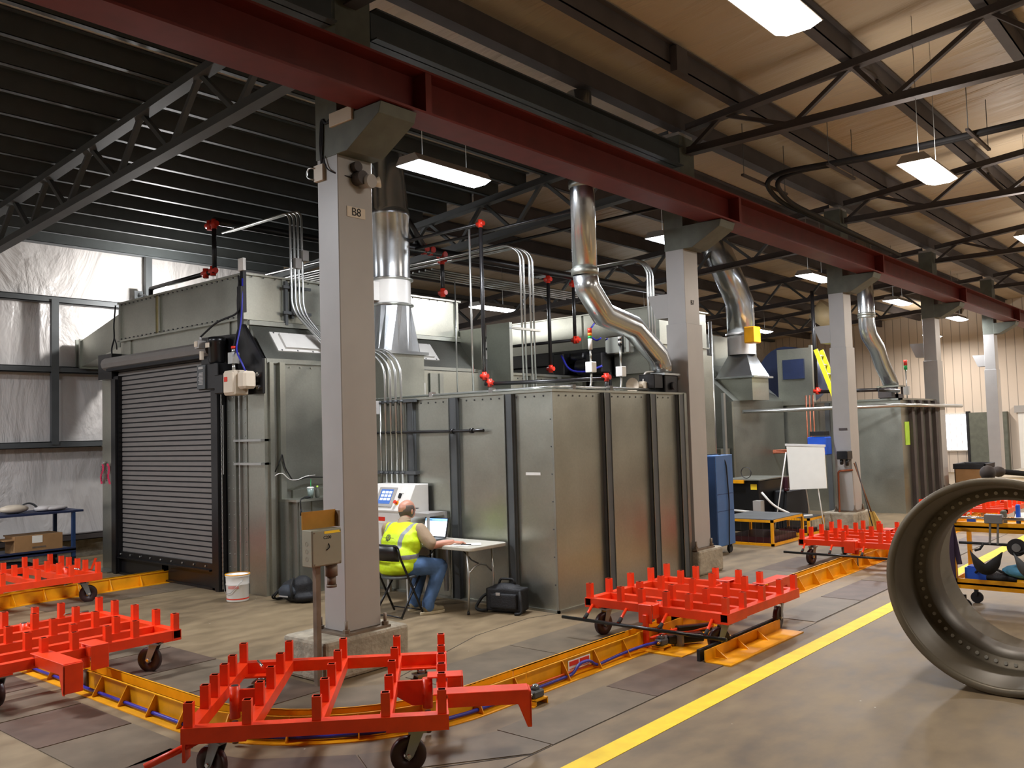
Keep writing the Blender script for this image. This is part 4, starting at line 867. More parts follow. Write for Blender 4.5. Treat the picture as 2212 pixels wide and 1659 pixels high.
def rail(name, label, path, gus=.42, both=False, gmax=200):
    t = thing(name, label, 'guide rail', (0, 0, 0), 0, None)
    for nm, d in (('outer_plate', -.06), ('inner_plate', .06)):
        m = MB(); s_ = -1 if d < 0 else 1
        strip(path, d, d+s_*.007, 0, HR, m); strip(path, d, d+s_*.115, 0, .007, m); strip(path, d, d+s_*.02, HR-.006, HR, m)
        m.build(nm, 'yellow', t)
    pts = resample(path, gus)[1:]
    for k, (p, dr) in enumerate(pts[:gmax]):
        n = Vector((-dr.y, dr.x))
        for s_ in ((-1, 1) if both else (-1,)):
            a = p+n*(s_*.067); b = p+n*(s_*.155); w_ = dr*.004
            vs = []
            for q in (-1, 1):
                vs += [(a.x+w_.x*q, a.y+w_.y*q, .007), (b.x+w_.x*q, b.y+w_.y*q, .007), (b.x+w_.x*q, b.y+w_.y*q, .02), ((a.x+b.x*.2)/1.2+w_.x*q, (a.y+b.y*.2)/1.2+w_.y*q, HR-.006), (a.x+w_.x*q, a.y+w_.y*q, HR-.006)]
            m = MB(); m.add(vs, [(0, 1, 2, 3, 4), (9, 8, 7, 6, 5)]+[(i, 5+i, 5+(i+1) % 5, (i+1) % 5) for i in range(5)]); m.build('gusset', 'yellow', t)
    return t
CX, CY = 3.32, 4.46
RC = 1.37
top = [(6.42, 12.05), (4.69, 12.05)]+arc(4.69, 12.05-RC, RC, 90, 180)[1:]+[(CX, 9.2)]
rail('guide_rail', 'yellow channel guide rail running from the roll-up door to the left', top, both=True)
mid = [(CX, 9.19), (CX, 5.83)]+arc(CX+RC, 5.83, RC, 180, 270)[1:]+[(5.2, CY)]
rail('guide_rail', 'curved yellow channel guide rail at the bend below the nearest orange cart', mid)
rail('guide_rail', 'straight yellow channel guide rail running along the aisle into the distance', [(5.21, CY), (6.75, CY)], gus=.43)
o2 = rail('guide_rail', 'far straight stretch of yellow guide rail beyond the middle orange cart', [(7.55, CY), (30, CY)], gus=.45, gmax=46)
# red-labelled sticker
sk = MB(); sk.box(5.72, 6.02, 4.386, 4.391, .05, .13); o = tag(sk.build('rail_sticker', 'paper'), 'white sticker with red lettering on the yellow rail', 'sticker')
m = MB(); m.box(5.735, 5.86, 4.384, 4.387, .085, .12); m.box(5.875, 6.005, 4.384, 4.387, .085, .12); m.box(5.735, 6.005, 4.384, 4.387, .06, .064); m.build('red_print', 'redfit', o)
# hoses
def hose(name, label, pts, r, mt, rr=.12):
    m = MB(); m.tube(smoothpath(pts, rr, 6), r, 7); return tag(m.build(name, mt), label, 'hose')
oh = [(p[0], p[1], .03) for p in offs(mid, -.105)][::1]
m = MB(); m.tube(oh[:-1]+[(5.2, CY-.105, .03)], .014, 7); tag(m.build('blue_hose', 'bluehose'), 'blue hose lying along the outer foot of the curved rail', 'hose')
hose('blue_hose', 'blue hose looping over the sticker on the straight rail', [(5.2, 4.345, .03), (5.4, 4.35, .03), (5.72, 4.34, .035), (5.8, 4.34, .1), (5.95, 4.34, .1), (6.05, 4.35, .03), (6.45, 4.35, .05), (6.72, 4.3, .07), (6.83, 4.24, .08)], .013, 'bluehose')
hose('orange_hose', 'thin orange hose beside the blue hose on the straight rail', [(4.95, 4.37, .06), (5.3, 4.37, .05), (5.8, 4.36, .05), (6.2, 4.36, .035), (6.7, 4.33, .05), (6.83, 4.25, .07)], .008, 'orhose')
def valve(x, y, label):
    t = thing('limit_valve', label, 'valve', (x, y, 0))
    MB().box(-.07, .07, -.06, .06, .035, .045).box(-.07, -.06, -.06, .06, 0, .04).box(.06, .07, -.06, .06, 0, .04).box(-.1, -.06, -.06, .06, 0, .006).build('yellow_bracket', 'yellow', t)
    MB().box(-.06, .06, -.04, .04, .045, .1).cyl((-.03, 0, .1), (.03, 0, .12), .025).build('valve_body', 'steel', t, .01)
    MB().cyl((-.09, -.02, .08), (-.05, -.02, .08), .012).cyl((-.09, .02, .08), (-.05, .02, .08), .012).cyl((0, 0, .1), (0, .0, .135), .02).build('fittings', 'chrome', t)
valve(6.9, 4.24, 'pneumatic valve on a yellow bracket beside the rail before the stop mechanism')
valve(5.05, 4.18, 'pneumatic valve on a yellow bracket beside the rail behind the orange hook arm')
# stop mechanism under the second cart
sm = thing('rail_stop_mechanism', 'yellow and black pneumatic stop mechanism in the rail gap under the middle cart', 'stop mechanism', (7.15, 4.3, 0))
pb(MB().box(6.75, 7.55, 4.4, 4.41, 0, HR).box(6.75, 7.3, 4.52, 4.53, 0, HR).box(7.3, 7.9, 4.52, 4.55, 0, .2), 'gap_plates', 'yellow', par=sm)
pb(MB().box(6.75, 7.7, 3.95, 4.4, 0, .012), 'base_plate', 'yellow', par=sm)
m = MB(); m.beam((7.0, 4.25, .07), (7.3, 4.05, .07), .08, .08); m.beam((7.35, 4.35, .08), (7.65, 4.15, .08), .07, .07); pb(m, 'air_cylinder', 'black', .01, sm)
m = MB(); m.cyl((7.0, 4.25, .08), (6.93, 4.3, .08), .03); m.box(7.05, 7.09, 4.12, 4.2, .0, .14); pb(m, 'rod_end', 'fork', par=sm)
m = MB(); m.box(6.85, 6.9, 4.36, 4.4, .0, .3); m.box(6.9, 7.4, 4.33, 4.36, .08, .1); pb(m, 'orange_lever', 'orange', .004, sm)
for k, (a, b, r) in enumerate((((6.98, 4.3, .08), (7.3, 4.38, .1), .009), ((7.2, 4.38, .1), (7.6, 4.1, .1), .009))): pb(MB().tube(smoothpath([a, ((a[0]+b[0])/2, a[1]-.1, .05), b], .15), r), 'air_line', 'orhose', par=sm)
pr = thing('floor_ramp_bracket', 'yellow angle bracket bolted to the floor beside the middle cart wheel', 'bracket', (7.0, 3.7, 0))
m = MB(); m.box(6.72, 8.2, 3.48, 3.72, 0, .012); m.box(6.72, 8.2, 3.71, 3.72, 0, .1)
for x in (6.9, 7.3, 7.7): m.prism([(3.6, .01), (3.71, .01), (3.71, .09)], x, x+.01, 'x')
pb(m, 'angle_plate', 'yellow', par=pr); pb(MB().box(6.72, 8.3, 3.76, 3.79, 0, .1), 'black_flap', 'rubber', par=pr)

# ------------------------------------------------------------------ orange carts
def make_cart(label, loc, rz, rear='bar'):
    t = thing('rack_cart', label, 'cart', loc, rz, None); A = .714; z0, z1 = .284, .36; Z = (z0+z1)/2
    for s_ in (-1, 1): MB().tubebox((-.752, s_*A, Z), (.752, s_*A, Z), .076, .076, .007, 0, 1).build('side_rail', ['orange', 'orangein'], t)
    for x in (-A, -.39, 0, .39, A): MB().beam((x, -A+.038, Z), (x, A-.038, Z), .07, .074).build('cross_bar', 'orange', t)
    ends = (-A, -.36, -.13, .13, .36, A); inn = (-A, -.355, 0, .355, A)
    for x, ys in ((-A, ends), (-.39, inn), (0, inn), (.39, inn), (A, ends)):
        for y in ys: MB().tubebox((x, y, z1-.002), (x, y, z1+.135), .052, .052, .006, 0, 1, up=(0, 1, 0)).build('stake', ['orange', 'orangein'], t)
    for sx in (-1, 1):
        for sy in (-1, 1):
            m = MB(); m.box(sx*.752, sx*.752-sx*.36, sy*.752, sy*.752-sy*.16, .272, .284); pl = m.build('caster_plate', 'orange', t)
            cx, cy = sx*.57, sy*.62; ang = (.35*sx+.2*sy)
            c = bpy.data.objects.new('caster', None); COL.objects.link(c); c.parent = t; c.location = (cx, cy, 0); c.rotation_euler = (0, 0, ang+(PI if rear != 'x' else 0)*0); c.empty_display_size = .05
            MB().lathe([(.03, -.026), (.075, -.02), (.1, -.024), (.106, -.015), (.106, .015), (.1, .024), (.075, .02), (.03, .026), (.03, -.026)], 28, axis='y', c=(-.06, 0, .106)).build('wheel', 'wheel', c)
            m = MB(); 
            for q in (-1, 1):
                m.prism([(-.085, .1), (-.06, .078), (-.035, .1), (.03, .235), (-.045, .235)], q*.03, q*.036, 'y')
            m.box(-.06, .045, -.045, .045, .232, .244); m.cyl((0, 0, .24), (0, 0, .272), .035); m.build('fork', 'fork', c)
            MB().cyl((-.06, -.045, .106), (-.06, .045, .106), .012, n=8).build('axle', 'chrome', c)
    # hook arm and short hook at the front
    m = MB(); m.prism([(.75, .385), (1.24, .385), (1.262, .37), (1.262, .16), (1.235, .16), (1.18, .3), (.75, .3)], -.44, -.43, 'y')
    m.prism([(.75, .385), (1.24, .385), (1.262, .37), (1.262, .16), (1.235, .16), (1.18, .3), (.75, .3)], -.30, -.31, 'y') if False else None
    m.box(.66, 1.25, -.44, -.3, .378, .386); m.box(1.25, 1.262, -.44, -.3, .17, .38); m.build('hook_arm', 'orange', t, .003)
    m = MB(); m.box(.62, .85, -.06, .08, .38, .39); m.box(.842, .854, -.06, .08, .2, .39); m.box(.75, .84, -.06, -.05, .3, .38); m.build('short_hook', 'orange', t, .003)
    m = MB(); m.cyl((.62, 0, .18), (.62, 0, .37), .034, n=14); m.prism([(.39, .36), (.39, .28), (.52, .2), (.62, .2), (.62, .36)], -.012, .012, 'y'); m.cyl((.62, 0, .02), (.62, 0, .16), .02, n=10, mi=1); m.build('front_pivot', ['orange', 'rust'], t)
    m = MB(); m.cyl((-.62, 0, .18), (-.62, 0, .385), .034, n=14); m.cyl((-.62, 0, .38), (-.62, 0, .387), .024, n=12, mi=1); m.prism([(-.39, .36), (-.39, .26), (-.5, .22), (-.62, .22), (-.62, .36)], -.012, .012, 'y'); m.cyl((-.62, 0, .02), (-.62, 0, .16), .02, n=10, mi=2); m.build('rear_pivot', ['orange', 'blackm', 'rust'], t)
    if rear == 'bar':
        m = MB(); m.cyl((-.92, -.82, .19), (-.92, .9, .19), .016, n=10); m.build('bumper_bar', 'black', t)
        for y in (-.6, -.15, .28, .66): MB().cyl((-.75, y, .3), (-.92, y-.02, .2), .014, n=8).cyl((-.86, y-.013, .235), (-.92, y-.02, .2), .018, n=8, mi=1).build('bumper_link', ['orange', 'blackm'], t)
        m = MB(); m.box(-.85, -.72, -.06, .08, .37, .385); m.box(-.86, -.848, -.06, .08, .22, .385); m.box(-.85, -.74, -.07, -.06, .26, .385); m.build('latch_bracket', 'orange', t, .004)
    else:
        m = MB(); m.tube([(-.7, -.6, .24), (-.96, -.72, .15)], .02, 10); m.box(-.77, -.752, -.66, -.55, .14, .3); m.build('release_pipe', 'orange', t)
        m = MB(); m.cyl((-.58, .55, .4), (-.5, .3, .42), .01, n=8); m.build('chrome_rod', 'chrome', t)
        if rear == 'claw':
            m = MB(); m.beam((-.75, -.35, .3), (-1.15, -.45, .25), .03, .02); m.beam((-1.15, -.45, .25), (-1.2, -.42, .4), .03, .03); m.build('claw', 'orange', t)
    return t
make_cart('nearest orange rack cart, turned on the rail bend at the front of the photo', (3.674, 4.761, 0), math.radians(-44.6), 'pipe')
make_cart('orange rack cart with a black bumper bar in the middle of the aisle', (7.74, 4.38, 0), 0, 'bar')
make_cart('orange rack cart at the left edge with two hanging hooks over the rail', (3.24, 7.99, 0), -PI/2, 'pipe')
make_cart('orange rack cart farthest left, coming from the roll-up door', (4.41, 12.02, 0), PI, 'claw')
make_cart('orange rack cart partly hidden behind the big steel ring', (12.86, 4.4, 0), 0, 'bar')
make_cart('orange rack cart seen through the ring opening behind the tool cart', (18.4, 4.4, 0), 0, 'bar')
make_cart('farthest orange rack cart, small, beside the cardboard bin', (27.2, 4.4, 0), 0, 'bar')

# ------------------------------------------------------------------ big steel ring
rg = thing('steel_ring', 'large drab steel ring standing on its rim at the right edge, bolt holes inside', 'ring', (7.07, 1.555, .773), 0)
R_ = .77
prof = [(.722, 0), (.765, 0), (.77, .008), (.77, .06), (.755, .075), (.755, 1.5), (.77, 1.51), (.77, 1.56), (.72, 1.56), (.72, .76), (.6, .74), (.575, .72), (.575, .5), (.6, .425), (.605, .415), (.668, .405), (.672, .36), (.69, .2), (.715, .03), (.722, 0)]
MB().lathe(prof, 96, axis='x').build('ring_shell', 'ring', rg)
MB().lathe([(.757, .1), (.757, 1.49)], 96, axis='x').build('outer_skin', 'ringo', rg)
m = MB()
for k in range(60):
    t_ = 2*PI*k/60; r = .636; p = Vector((.408, r*math.cos(t_), r*math.sin(t_))); n_ = Vector((-1, 0, 0)); m.cyl(p-n_*.02, p+n_*.004, .014, n=8)
o = m.build('bolt_holes', 'tblgrey', rg)
m = MB(); m.ell((.12, .05, R_+.03), (.05, .055, .055)); m.ell((.3, .02, R_+.03), (.04, .05, .04)); m.build('lifting_knob', 'steelr', rg)
MB().tube(smoothpath([(.3, 0, R_+.03), (.7, -.25, R_-.02), (1.0, -.5, R_-.15)], .2), .02).build('strap', 'blackm', rg)

# ------------------------------------------------------------------ tool cart seen through the ring
tc = thing('tool_cart', 'yellow framed tool cart loaded with tools, seen through the steel ring', 'cart', (10.2, 2.0, 0), 0)
X0_, X1_, Y0_, Y1_ = 9.95, 10.6, 1.55, 2.6
def bx(nm, mt, *a, **k): return pb(MB().box(*a), nm, mt, par=tc, **k)
for z in (.3, .88):
    bx('tray', 'yellow', X0_, X1_, Y0_, Y1_, z-.02, z); 
    m = MB(); m.box(X0_, X0_+.02, Y0_, Y1_, z-.06, z+.04); m.box(X1_-.02, X1_, Y0_, Y1_, z-.06, z+.04); m.box(X0_, X1_, Y1_-.02, Y1_, z-.06, z+.04); pb(m, 'tray_edge', 'yellow', par=tc)
for x in (X0_+.02, X1_-.02):
    for y in (Y0_+.02, Y1_-.02): bx('post', 'yellow', x-.02, x+.02, y-.02, y+.02, .15, .9)
for y in (Y0_+.08, Y1_-.08):
    for x in (X0_+.08, X1_-.08): pb(MB().cyl((x-.02, y, .06), (x+.02, y, .06), .06, n=18).box(x-.03, x+.03, y-.01, y+.02, .08, .16), 'caster', 'blackm', par=tc)
pb(MB().cyl((X0_-.15, Y1_+.02, .98), (X0_-.15, 1.75, .98), .014), 'handle_bar', 'chrome', par=tc)
pb(MB().cyl((X0_-.1, Y1_-.1, .72), (X0_-.1, 1.6, .72), .014), 'lower_bar', 'blackm', par=tc)
pb(MB().beam((X0_, Y1_-.05, .92), (X0_-.15, Y1_+.02, .98), .03), 'handle_arm', 'steel', par=tc)
def item(nm, lb, cat, m, mt, **k): return tag(m.build(nm, mt, None, **k), lb, cat)
item('webbing_strap', 'dark purple strap hanging down the left end of the tool cart', 'strap', MB().beam((X0_-.14, Y1_-.02, .97), (X0_-.14, Y1_-.02, .26), .09, .02, up=(1, 0, 0)).beam((X0_-.12, Y1_-.04, .9), (X0_-.12, Y1_-.1, .5), .05, .02, up=(1, 0, 0)), 'strap', bevel=.004)
def visor(y, mt, lb):
    t = thing('face_shield', lb, 'face shield', (X0_-.12, y, .55)); m = MB(); n = 12; vs = []
    for k in range(n+1):
        a = PI*k/n; vs += [(-.07*math.sin(a), .15*math.cos(a), .12*abs(math.cos(a))-.02), (-.05*math.sin(a), .13*math.cos(a), -.15*math.sin(a)+.04-.02)]
    m.add(vs, [(2*k, 2*k+2, 2*k+3, 2*k+1) for k in range(n)], 0, True); o = m.build('visor', mt, t); s_ = o.modifiers.new('s', 'SOLIDIFY'); s_.thickness = .008
    MB().tube([(0, .02, .17), (-.02, .05, .12), (0, .1, .1)], .012).build('strap_loop', 'blackm', t)
visor(2.25, 'blackm', 'black face shield hanging at the left of the tool cart'); visor(1.86, 'steel', 'smoky face shield hanging right of the black one')
m = MB()
for k in range(6): m.lathe([(.2+.008*k, -.01), (.21+.008*k, 0), (.2+.008*k, .01)], 22, axis='x', c=(X0_-.1+.012*(k % 3), 1.62-.01*k, .6))
item('hose_coil', 'coil of dark red hose at the right end of the tool cart', 'hose', m, 'maroon')
m = MB(); m.box(10.0, 10.2, 2.3, 2.5, .31, .45); m.box(10.02, 10.18, 2.32, 2.48, .45, .46); item('blue_bin', 'small blue plastic bin on the lower tray of the tool cart', 'bin', m, 'bblue', bevel=.01)
m = MB(); m.ell((10.05, 1.95, .44), (.12, .22, .07)); m.ell((10.05, 1.78, .46), (.1, .14, .06)); item('blue_rag', 'crumpled light blue cloth on the lower tray of the tool cart', 'cloth', m, 'ltblue')
m = MB(); m.ell((10.1, 2.15, .36), (.12, .3, .06)); m.tube(smoothpath([(10.0, 2.4, .4), (9.98, 2.3, .5), (10.0, 2.1, .4), (10.05, 1.8, .38)], .1), .012); item('dark_bag', 'dark bundle of hoses lying on the lower tray of the tool cart', 'bundle', m, 'bag')
m = MB(); m.cyl((10.0, 2.02, .33), (10.0, 1.8, .33), .035); item('yellow_bottle', 'yellow tube lying at the front of the lower tray', 'tube', m, 'yellow')
m = MB(); m.add([(9.98, 2.02, .95), (10.3, 2.06, .99), (10.3, 1.72, 1.03), (9.98, 1.7, 1.0)], [(0, 1, 2, 3)]); o = m.build('paper_sheet', 'paper'); o.modifiers.new('s', 'SOLIDIFY').thickness = .004; tag(o, 'white papers on top of the tool cart', 'paper')
for (x, y, s_, mt, nm, lb) in ((10.05, 2.42, (.06, .08, .06), 'bblue', 'small_part_box', 'blue and silver small box at the left of the tool cart top'), (10.05, 2.12, (.07, .05, .14), 'dgreen', 'clamp_tool', 'pale green clamp tool on the tool cart handle'), (10.1, 2.0, (.04, .04, .2), 'bblue', 'blue_spray_nozzle', 'blue spray nozzle bottle standing on the tool cart'), (10.2, 1.7, (.1, .1, .08), 'navy', 'navy_box', 'navy box at the right of the tool cart top')):
    item(nm, lb, 'tool', MB().box(x-s_[0]/2, x+s_[0]/2, y-s_[1]/2, y+s_[1]/2, .9, .9+s_[2]), mt, bevel=.01)
m = MB(); m.cyl((X0_-.12, 1.98, .7), (X0_-.08, 1.98, .7), .085, n=22); m.cyl((X0_-.13, 1.98, .7), (X0_-.12, 1.98, .7), .04, n=16, mi=1); item('grinder_disc', 'round black reel hung on the lower bar of the tool cart', 'tool', m, ['blackm', 'fork'])
m = MB()
for dy in (0, .07): m.beam((X0_-.15, 2.12+dy, .98), (X0_-.13, 2.14+dy, .72), .02, .02)
m.box(X0_-.18, X0_-.1, 2.08, 2.24, .93, 1.02); item('clamp', 'grey twin clamp hanging from the tool cart handle', 'tool', m, 'fork', bevel=.006)

# ------------------------------------------------------------------ table, laptop, papers
tb_ = thing('folding_table', 'light grey folding table against the low booth face', 'table', (6.97, 6.6, 0))
m = MB(); n = 6; poly = []
for cx, cy, a in ((.06, .06, 180), (.54, .06, 270), (.54, 1.2, 0), (.06, 1.2, 90)): poly += [(cx+.06*math.cos(math.radians(a+15*k)), cy+.06*math.sin(math.radians(a+15*k))) for k in range(7)]
m.prism(poly, .7, .74, 'z'); m.build('table_top', 'tblgrey', tb_, .008, 2)
for y, s_ in ((.16, 1), (1.1, -1)):
    for x in (.1, .5):
        MB().tube([(x, y, .7), (x, y-.02*s_, .35), (x, y, 0.02)], .0125, 10).build('leg', 'conduit', tb_)
        MB().cyl((x, y, 0), (x, y, .035), .016, n=10).build('leg_cap', 'rubber', tb_)
    MB().tube([(.1, y, .42), (.2, y, .5), (.3, y, .525), (.4, y, .5), (.5, y, .42)], .009, 8).build('leg_brace', 'conduit', tb_)
    MB().tube([(.3, y, .52), (.3, y+.13*s_, .56), (.3, y+.3*s_, .69)], .008, 6).build('folding_strut', 'steel', tb_)
lp = thing('laptop', 'open laptop with a bright screen on the table in front of the man', 'laptop', (7.28, 7.6, .741), math.radians(4))
MB().box(-.13, .12, -.18, .18, 0, .018).build('keyboard_base', 'steel', lp, .003)
ml = Matrix.Rotation(math.radians(14), 4, 'Y'); ml.translation = Vector((.12, 0, .015))
m = MB(); m.box(0, .008, -.185, .185, 0, .235); o = m.build('lid', 'black', lp); o.data.transform(ml)
m = MB(); m.box(-.002, 0, -.17, .17, .015, .19); o = m.build('screen', 'screen', lp); o.data.transform(ml)
m = MB(); m.box(-.002, 0, -.17, .17, .19, .222); o = m.build('screen_header', 'screenb', lp); o.data.transform(ml)
m = MB(); m.box(-.003, -.002, -.17, .17, .222, .226); m.box(-.003, -.002, .06, .15, .2, .206); m.box(-.003, -.002, -.1, .12, .195, .197); o = m.build('screen_text', 'bblue', lp); o.data.transform(ml)
def sheet(nm, lb, x, y, z, rz, w_=.22, h_=.28, m_='paper'):
    m = MB(); m.box(-w_/2, w_/2, -h_/2, h_/2, 0, .0015); o = tag(m.build(nm, m_), lb, 'paper'); o.location = (x, y, z); o.rotation_euler = (0, 0, rz); return o
sheet('paper_sheet', 'white paper under the pen, nearer the man on the table', 7.13, 6.92, .741, .3)
sheet('paper_sheet', 'upper white paper turned askew on the table', 7.18, 6.84, .7435, .75)
item('pen', 'dark pen lying on the white papers', 'pen', MB().beam((7.1, 6.88, .75), (7.16, 6.78, .75), .01, .01), 'blackm')
# black folding chair
fc = thing('folding_chair', 'black folding chair the man in the yellow vest sits on', 'chair', (6.66, 7.4, 0), math.radians(5))
for s_ in (-1, 1):
    y = s_*.215
    MB().tube([(-.25, y, .76), (-.22, y, .66), (-.1, y, .44), (.13, y, .015)], .0125, 8).build('front_leg', 'black', fc)
    MB().tube([(.12, y*.86, .42), (-.04, y*.86, .22), (-.2, y*.93, .015)], .0125, 8).build('rear_leg', 'black', fc)
MB().tube(smoothpath([(-.25, -.215, .76), (-.262, -.2, .79), (-.262, .2, .79), (-.25, .215, .76)], .03), .0125, 8).build('top_tube', 'black', fc)
MB().tube(smoothpath([(-.2, -.2, .02), (-.19, 0, .03), (-.2, .2, .02)], .03), .008, 8).build('rear_stretcher', 'black', fc)
MB().tube([(.1, -.2, .06), (.1, .2, .06)], .008, 8).build('front_stretcher', 'black', fc)
m = MB(); vs = []
for k in range(9):
    y = -.2+.05*k; cv = .03*(1-(y/.2)**2); vs += [(-.262-cv, y, .785), (-.225-cv, y, .62)]
m.add(vs, [(2*k, 2*k+2, 2*k+3, 2*k+1) for k in range(8)], 0, True); o = m.build('backrest', 'black', fc); o.modifiers.new('s', 'SOLIDIFY').thickness = .012
m = MB(); poly = [(.2*math.cos(a)*(1.0 if math.cos(a) > 0 else .9)-.02, .2*math.sin(a)) for a in [2*PI*k/24 for k in range(24)]]; m.prism(poly, .415, .44, 'z'); m.build('seat', 'steel', fc, .008, 2)
cable = MB(); cable.tube(smoothpath([(6.42, 7.62, .68), (6.4, 7.66, .45), (6.3, 7.62, .2), (6.3, 7.56, .02), (5.7, 7.0, .02)], .1), .006)
tag(cable.build('power_cable', 'rubber'), 'thin black cable hanging behind the folding chair', 'cable')
# ------------------------------------------------------------------ the man
def remesh(o, v=.012, sm_=6):
    r = o.modifiers.new('r', 'REMESH'); r.mode = 'VOXEL'; r.voxel_size = v; r.use_smooth_shade = True
    if sm_: s_ = o.modifiers.new('s', 'SMOOTH'); s_.factor = .5; s_.iterations = sm_
    return o
def limb(m, pts, n=14):
    """tapered rounded limb through (x,y,z,r) points"""
    P_ = [Vector(p[:3]) for p in pts]; R__ = [p[3] for p in pts]
    for k in range(len(pts)-1): m.cyl(P_[k], P_[k+1], R__[k], R__[k+1], n)
    for p, r in zip(P_, R__): m.ell(p, (r, r, r), n)
    return m
mn = thing('person', 'man in a yellow reflective vest and jeans sitting at the folding table, seen from behind', 'person', (6.64, 7.44, 0))
mo = Vector((6.64, 7.44, 0))
def L_(x, y, z, r=None): return (x-6.64, y-7.44, z) if r is None else (x-6.64, y-7.44, z, r)
Rt = Matrix.Rotation(math.radians(18), 3, 'Y')
RH, RK, RA = (6.70, 7.33), (7.04, 7.15, .5), (6.86, 7.17, .1)
LH, LK, LA = (6.70, 7.56), (7.12, 7.52, .5), (6.93, 7.47, .1)
RS, RE, RW = (6.87, 7.28, .915), (6.89, 7.13, .745), (7.08, 6.99, .775)
LS, LE, LW = (6.83, 7.76, .905), (6.92, 7.87, .73), (7.16, 7.76, .775)
b = MB()
b.ell(L_(6.66, 7.45, .5), (.16, .2, .12)); b.ell(L_(6.7, 7.46, .62), (.17, .2, .16)); b.ell(L_(6.77, 7.48, .77), (.16, .21, .17)); b.ell(L_(6.83, 7.51, .88), (.13, .21, .1))
limb(b, [L_(6.86, 7.54, .95, .07), L_(6.91, 7.56, 1.03, .058), L_(6.93, 7.57, 1.06, .055)])
hc = L_(6.955, 7.575, 1.125); b.ell(hc, (.1, .078, .108)); b.ell(L_(6.945, 7.575, 1.16), (.085, .072, .07)); b.ell(L_(7.0, 7.572, 1.07), (.06, .052, .055)); b.ell(L_(6.92, 7.578, 1.13), (.085, .075, .09))
# nose, ears, brow
b.ell(L_(7.055, 7.565, 1.105), (.022, .014, .018)); b.ell(L_(6.955, 7.497, 1.1), (.018, .012, .03)); b.ell(L_(6.955, 7.653, 1.1), (.018, .012, .03)); b.ell(L_(7.03, 7.568, 1.135), (.02, .05, .012)); b.ell(L_(7.04, 7.568, 1.065), (.018, .025, .012))
for S, E_, W_ in ((RS, RE, RW), (LS, LE, LW)): limb(b, [L_(*S, .06), L_((S[0]+E_[0])/2, (S[1]+E_[1])/2, (S[2]+E_[2])/2, .05), L_(*E_, .043), L_((E_[0]+W_[0])/2, (E_[1]+W_[1])/2, (E_[2]+W_[2])/2, .038), L_(*W_, .026)])
for H, K, A_ in ((RH, RK, RA), (LH, LK, LA)): limb(b, [L_(H[0], H[1], .5, .09), L_(*K, .06), L_(*A_, .04)])
# hands: palm, four fingers, thumb
def hand(m, w_, d, side):
    W_ = Vector(L_(*w_)); d = Vector(d).normalized(); s_ = Vector((0, 0, 1)).cross(d).normalized()*side
    c = W_+d*.05+Vector((0, 0, -.004)); R = Matrix((d, s_, Vector((0, 0, 1)))).transposed()
    m.ell(c, (.05, .04, .017), 12, 0, R)
    for q, (o_, ln) in enumerate(((-.028, .06), (-.01, .072), (.009, .068), (.027, .052))):
        p0 = c+d*.035+s_*o_; limb(m, [(*p0, .0095), (*(p0+d*ln*.5+Vector((0, 0, .004))), .0088), (*(p0+d*ln*.95+Vector((0, 0, -.016))), .0078)], 8)
    p0 = c-d*.02-s_*.03; limb(m, [(*p0, .012), (*(p0+d*.03-s_*.022), .0105), (*(p0+d*.062-s_*.03+Vector((0, 0, -.008))), .009)], 8)
hand(b, RW, (.86, -.5, -.08), 1); hand(b, LW, (.8, -.6, -.08), -1)
remesh(b.build('body', 'skin', mn), .0075, 3)
m = MB(); vs = []; n = 20; rows = 8; hc2 = Vector(L_(6.945, 7.576, 1.115))
for k in range(rows+1):
    ph = math.radians(58+k*9.5)
    for i in range(n+1):
        t = math.radians(58+ (244*i/n)); vs.append(hc2+Vector((.104*math.sin(ph)*math.cos(t), .083*math.sin(ph)*math.sin(t), .112*math.cos(ph))))
m.add(vs, [(k*(n+1)+i, k*(n+1)+i+1, (k+1)*(n+1)+i+1, (k+1)*(n+1)+i) for k in range(rows) for i in range(n)], 0, True)
o = m.build('hair', 'hair', mn); o.modifiers.new('s', 'SOLIDIFY').thickness = .008
for s_ in (-1, 1): MB().ell(L_(7.04, 7.572+s_*.028, 1.125), (.012, .012, .008)).build('eye', 'white', mn)
MB().tube([L_(7.06, 7.5, 1.13), L_(6.96, 7.492, 1.125)], .003, 6).tube([L_(7.06, 7.645, 1.13), L_(6.96, 7.655, 1.125)], .003, 6).tube([L_(7.065, 7.5, 1.13), L_(7.07, 7.57, 1.13), L_(7.065, 7.645, 1.13)], .003, 6).build('glasses', 'blackm', mn)
# shirt
m = MB()
limb(m, [L_(*RS, .075), L_((RS[0]+RE[0])/2, (RS[1]+RE[1])/2, (RS[2]+RE[2])/2, .078), L_(RE[0]+.01, RE[1]+.01, RE[2]+.02, .07)]); limb(m, [L_(*LS, .085), L_((LS[0]+LE[0])/2, (LS[1]+LE[1])/2, (LS[2]+LE[2])/2, .08), L_(LE[0], LE[1], LE[2]+.02, .068)])
m.ell(L_(6.83, 7.52, .88), (.14, .25, .11)); m.ell(L_(6.78, 7.49, .77), (.175, .225, .17)); limb(m, [L_(6.86, 7.54, .95, .085), L_(6.885, 7.55, .995, .072)]); remesh(m.build('shirt', 'khaki', mn), .012, 5)
m = MB(); m.lathe([(.066, 0), (.074, .03), (.068, .035), (.06, .005)], 18, c=L_(6.885, 7.55, .985)); m.build('collar', 'khaki', mn)
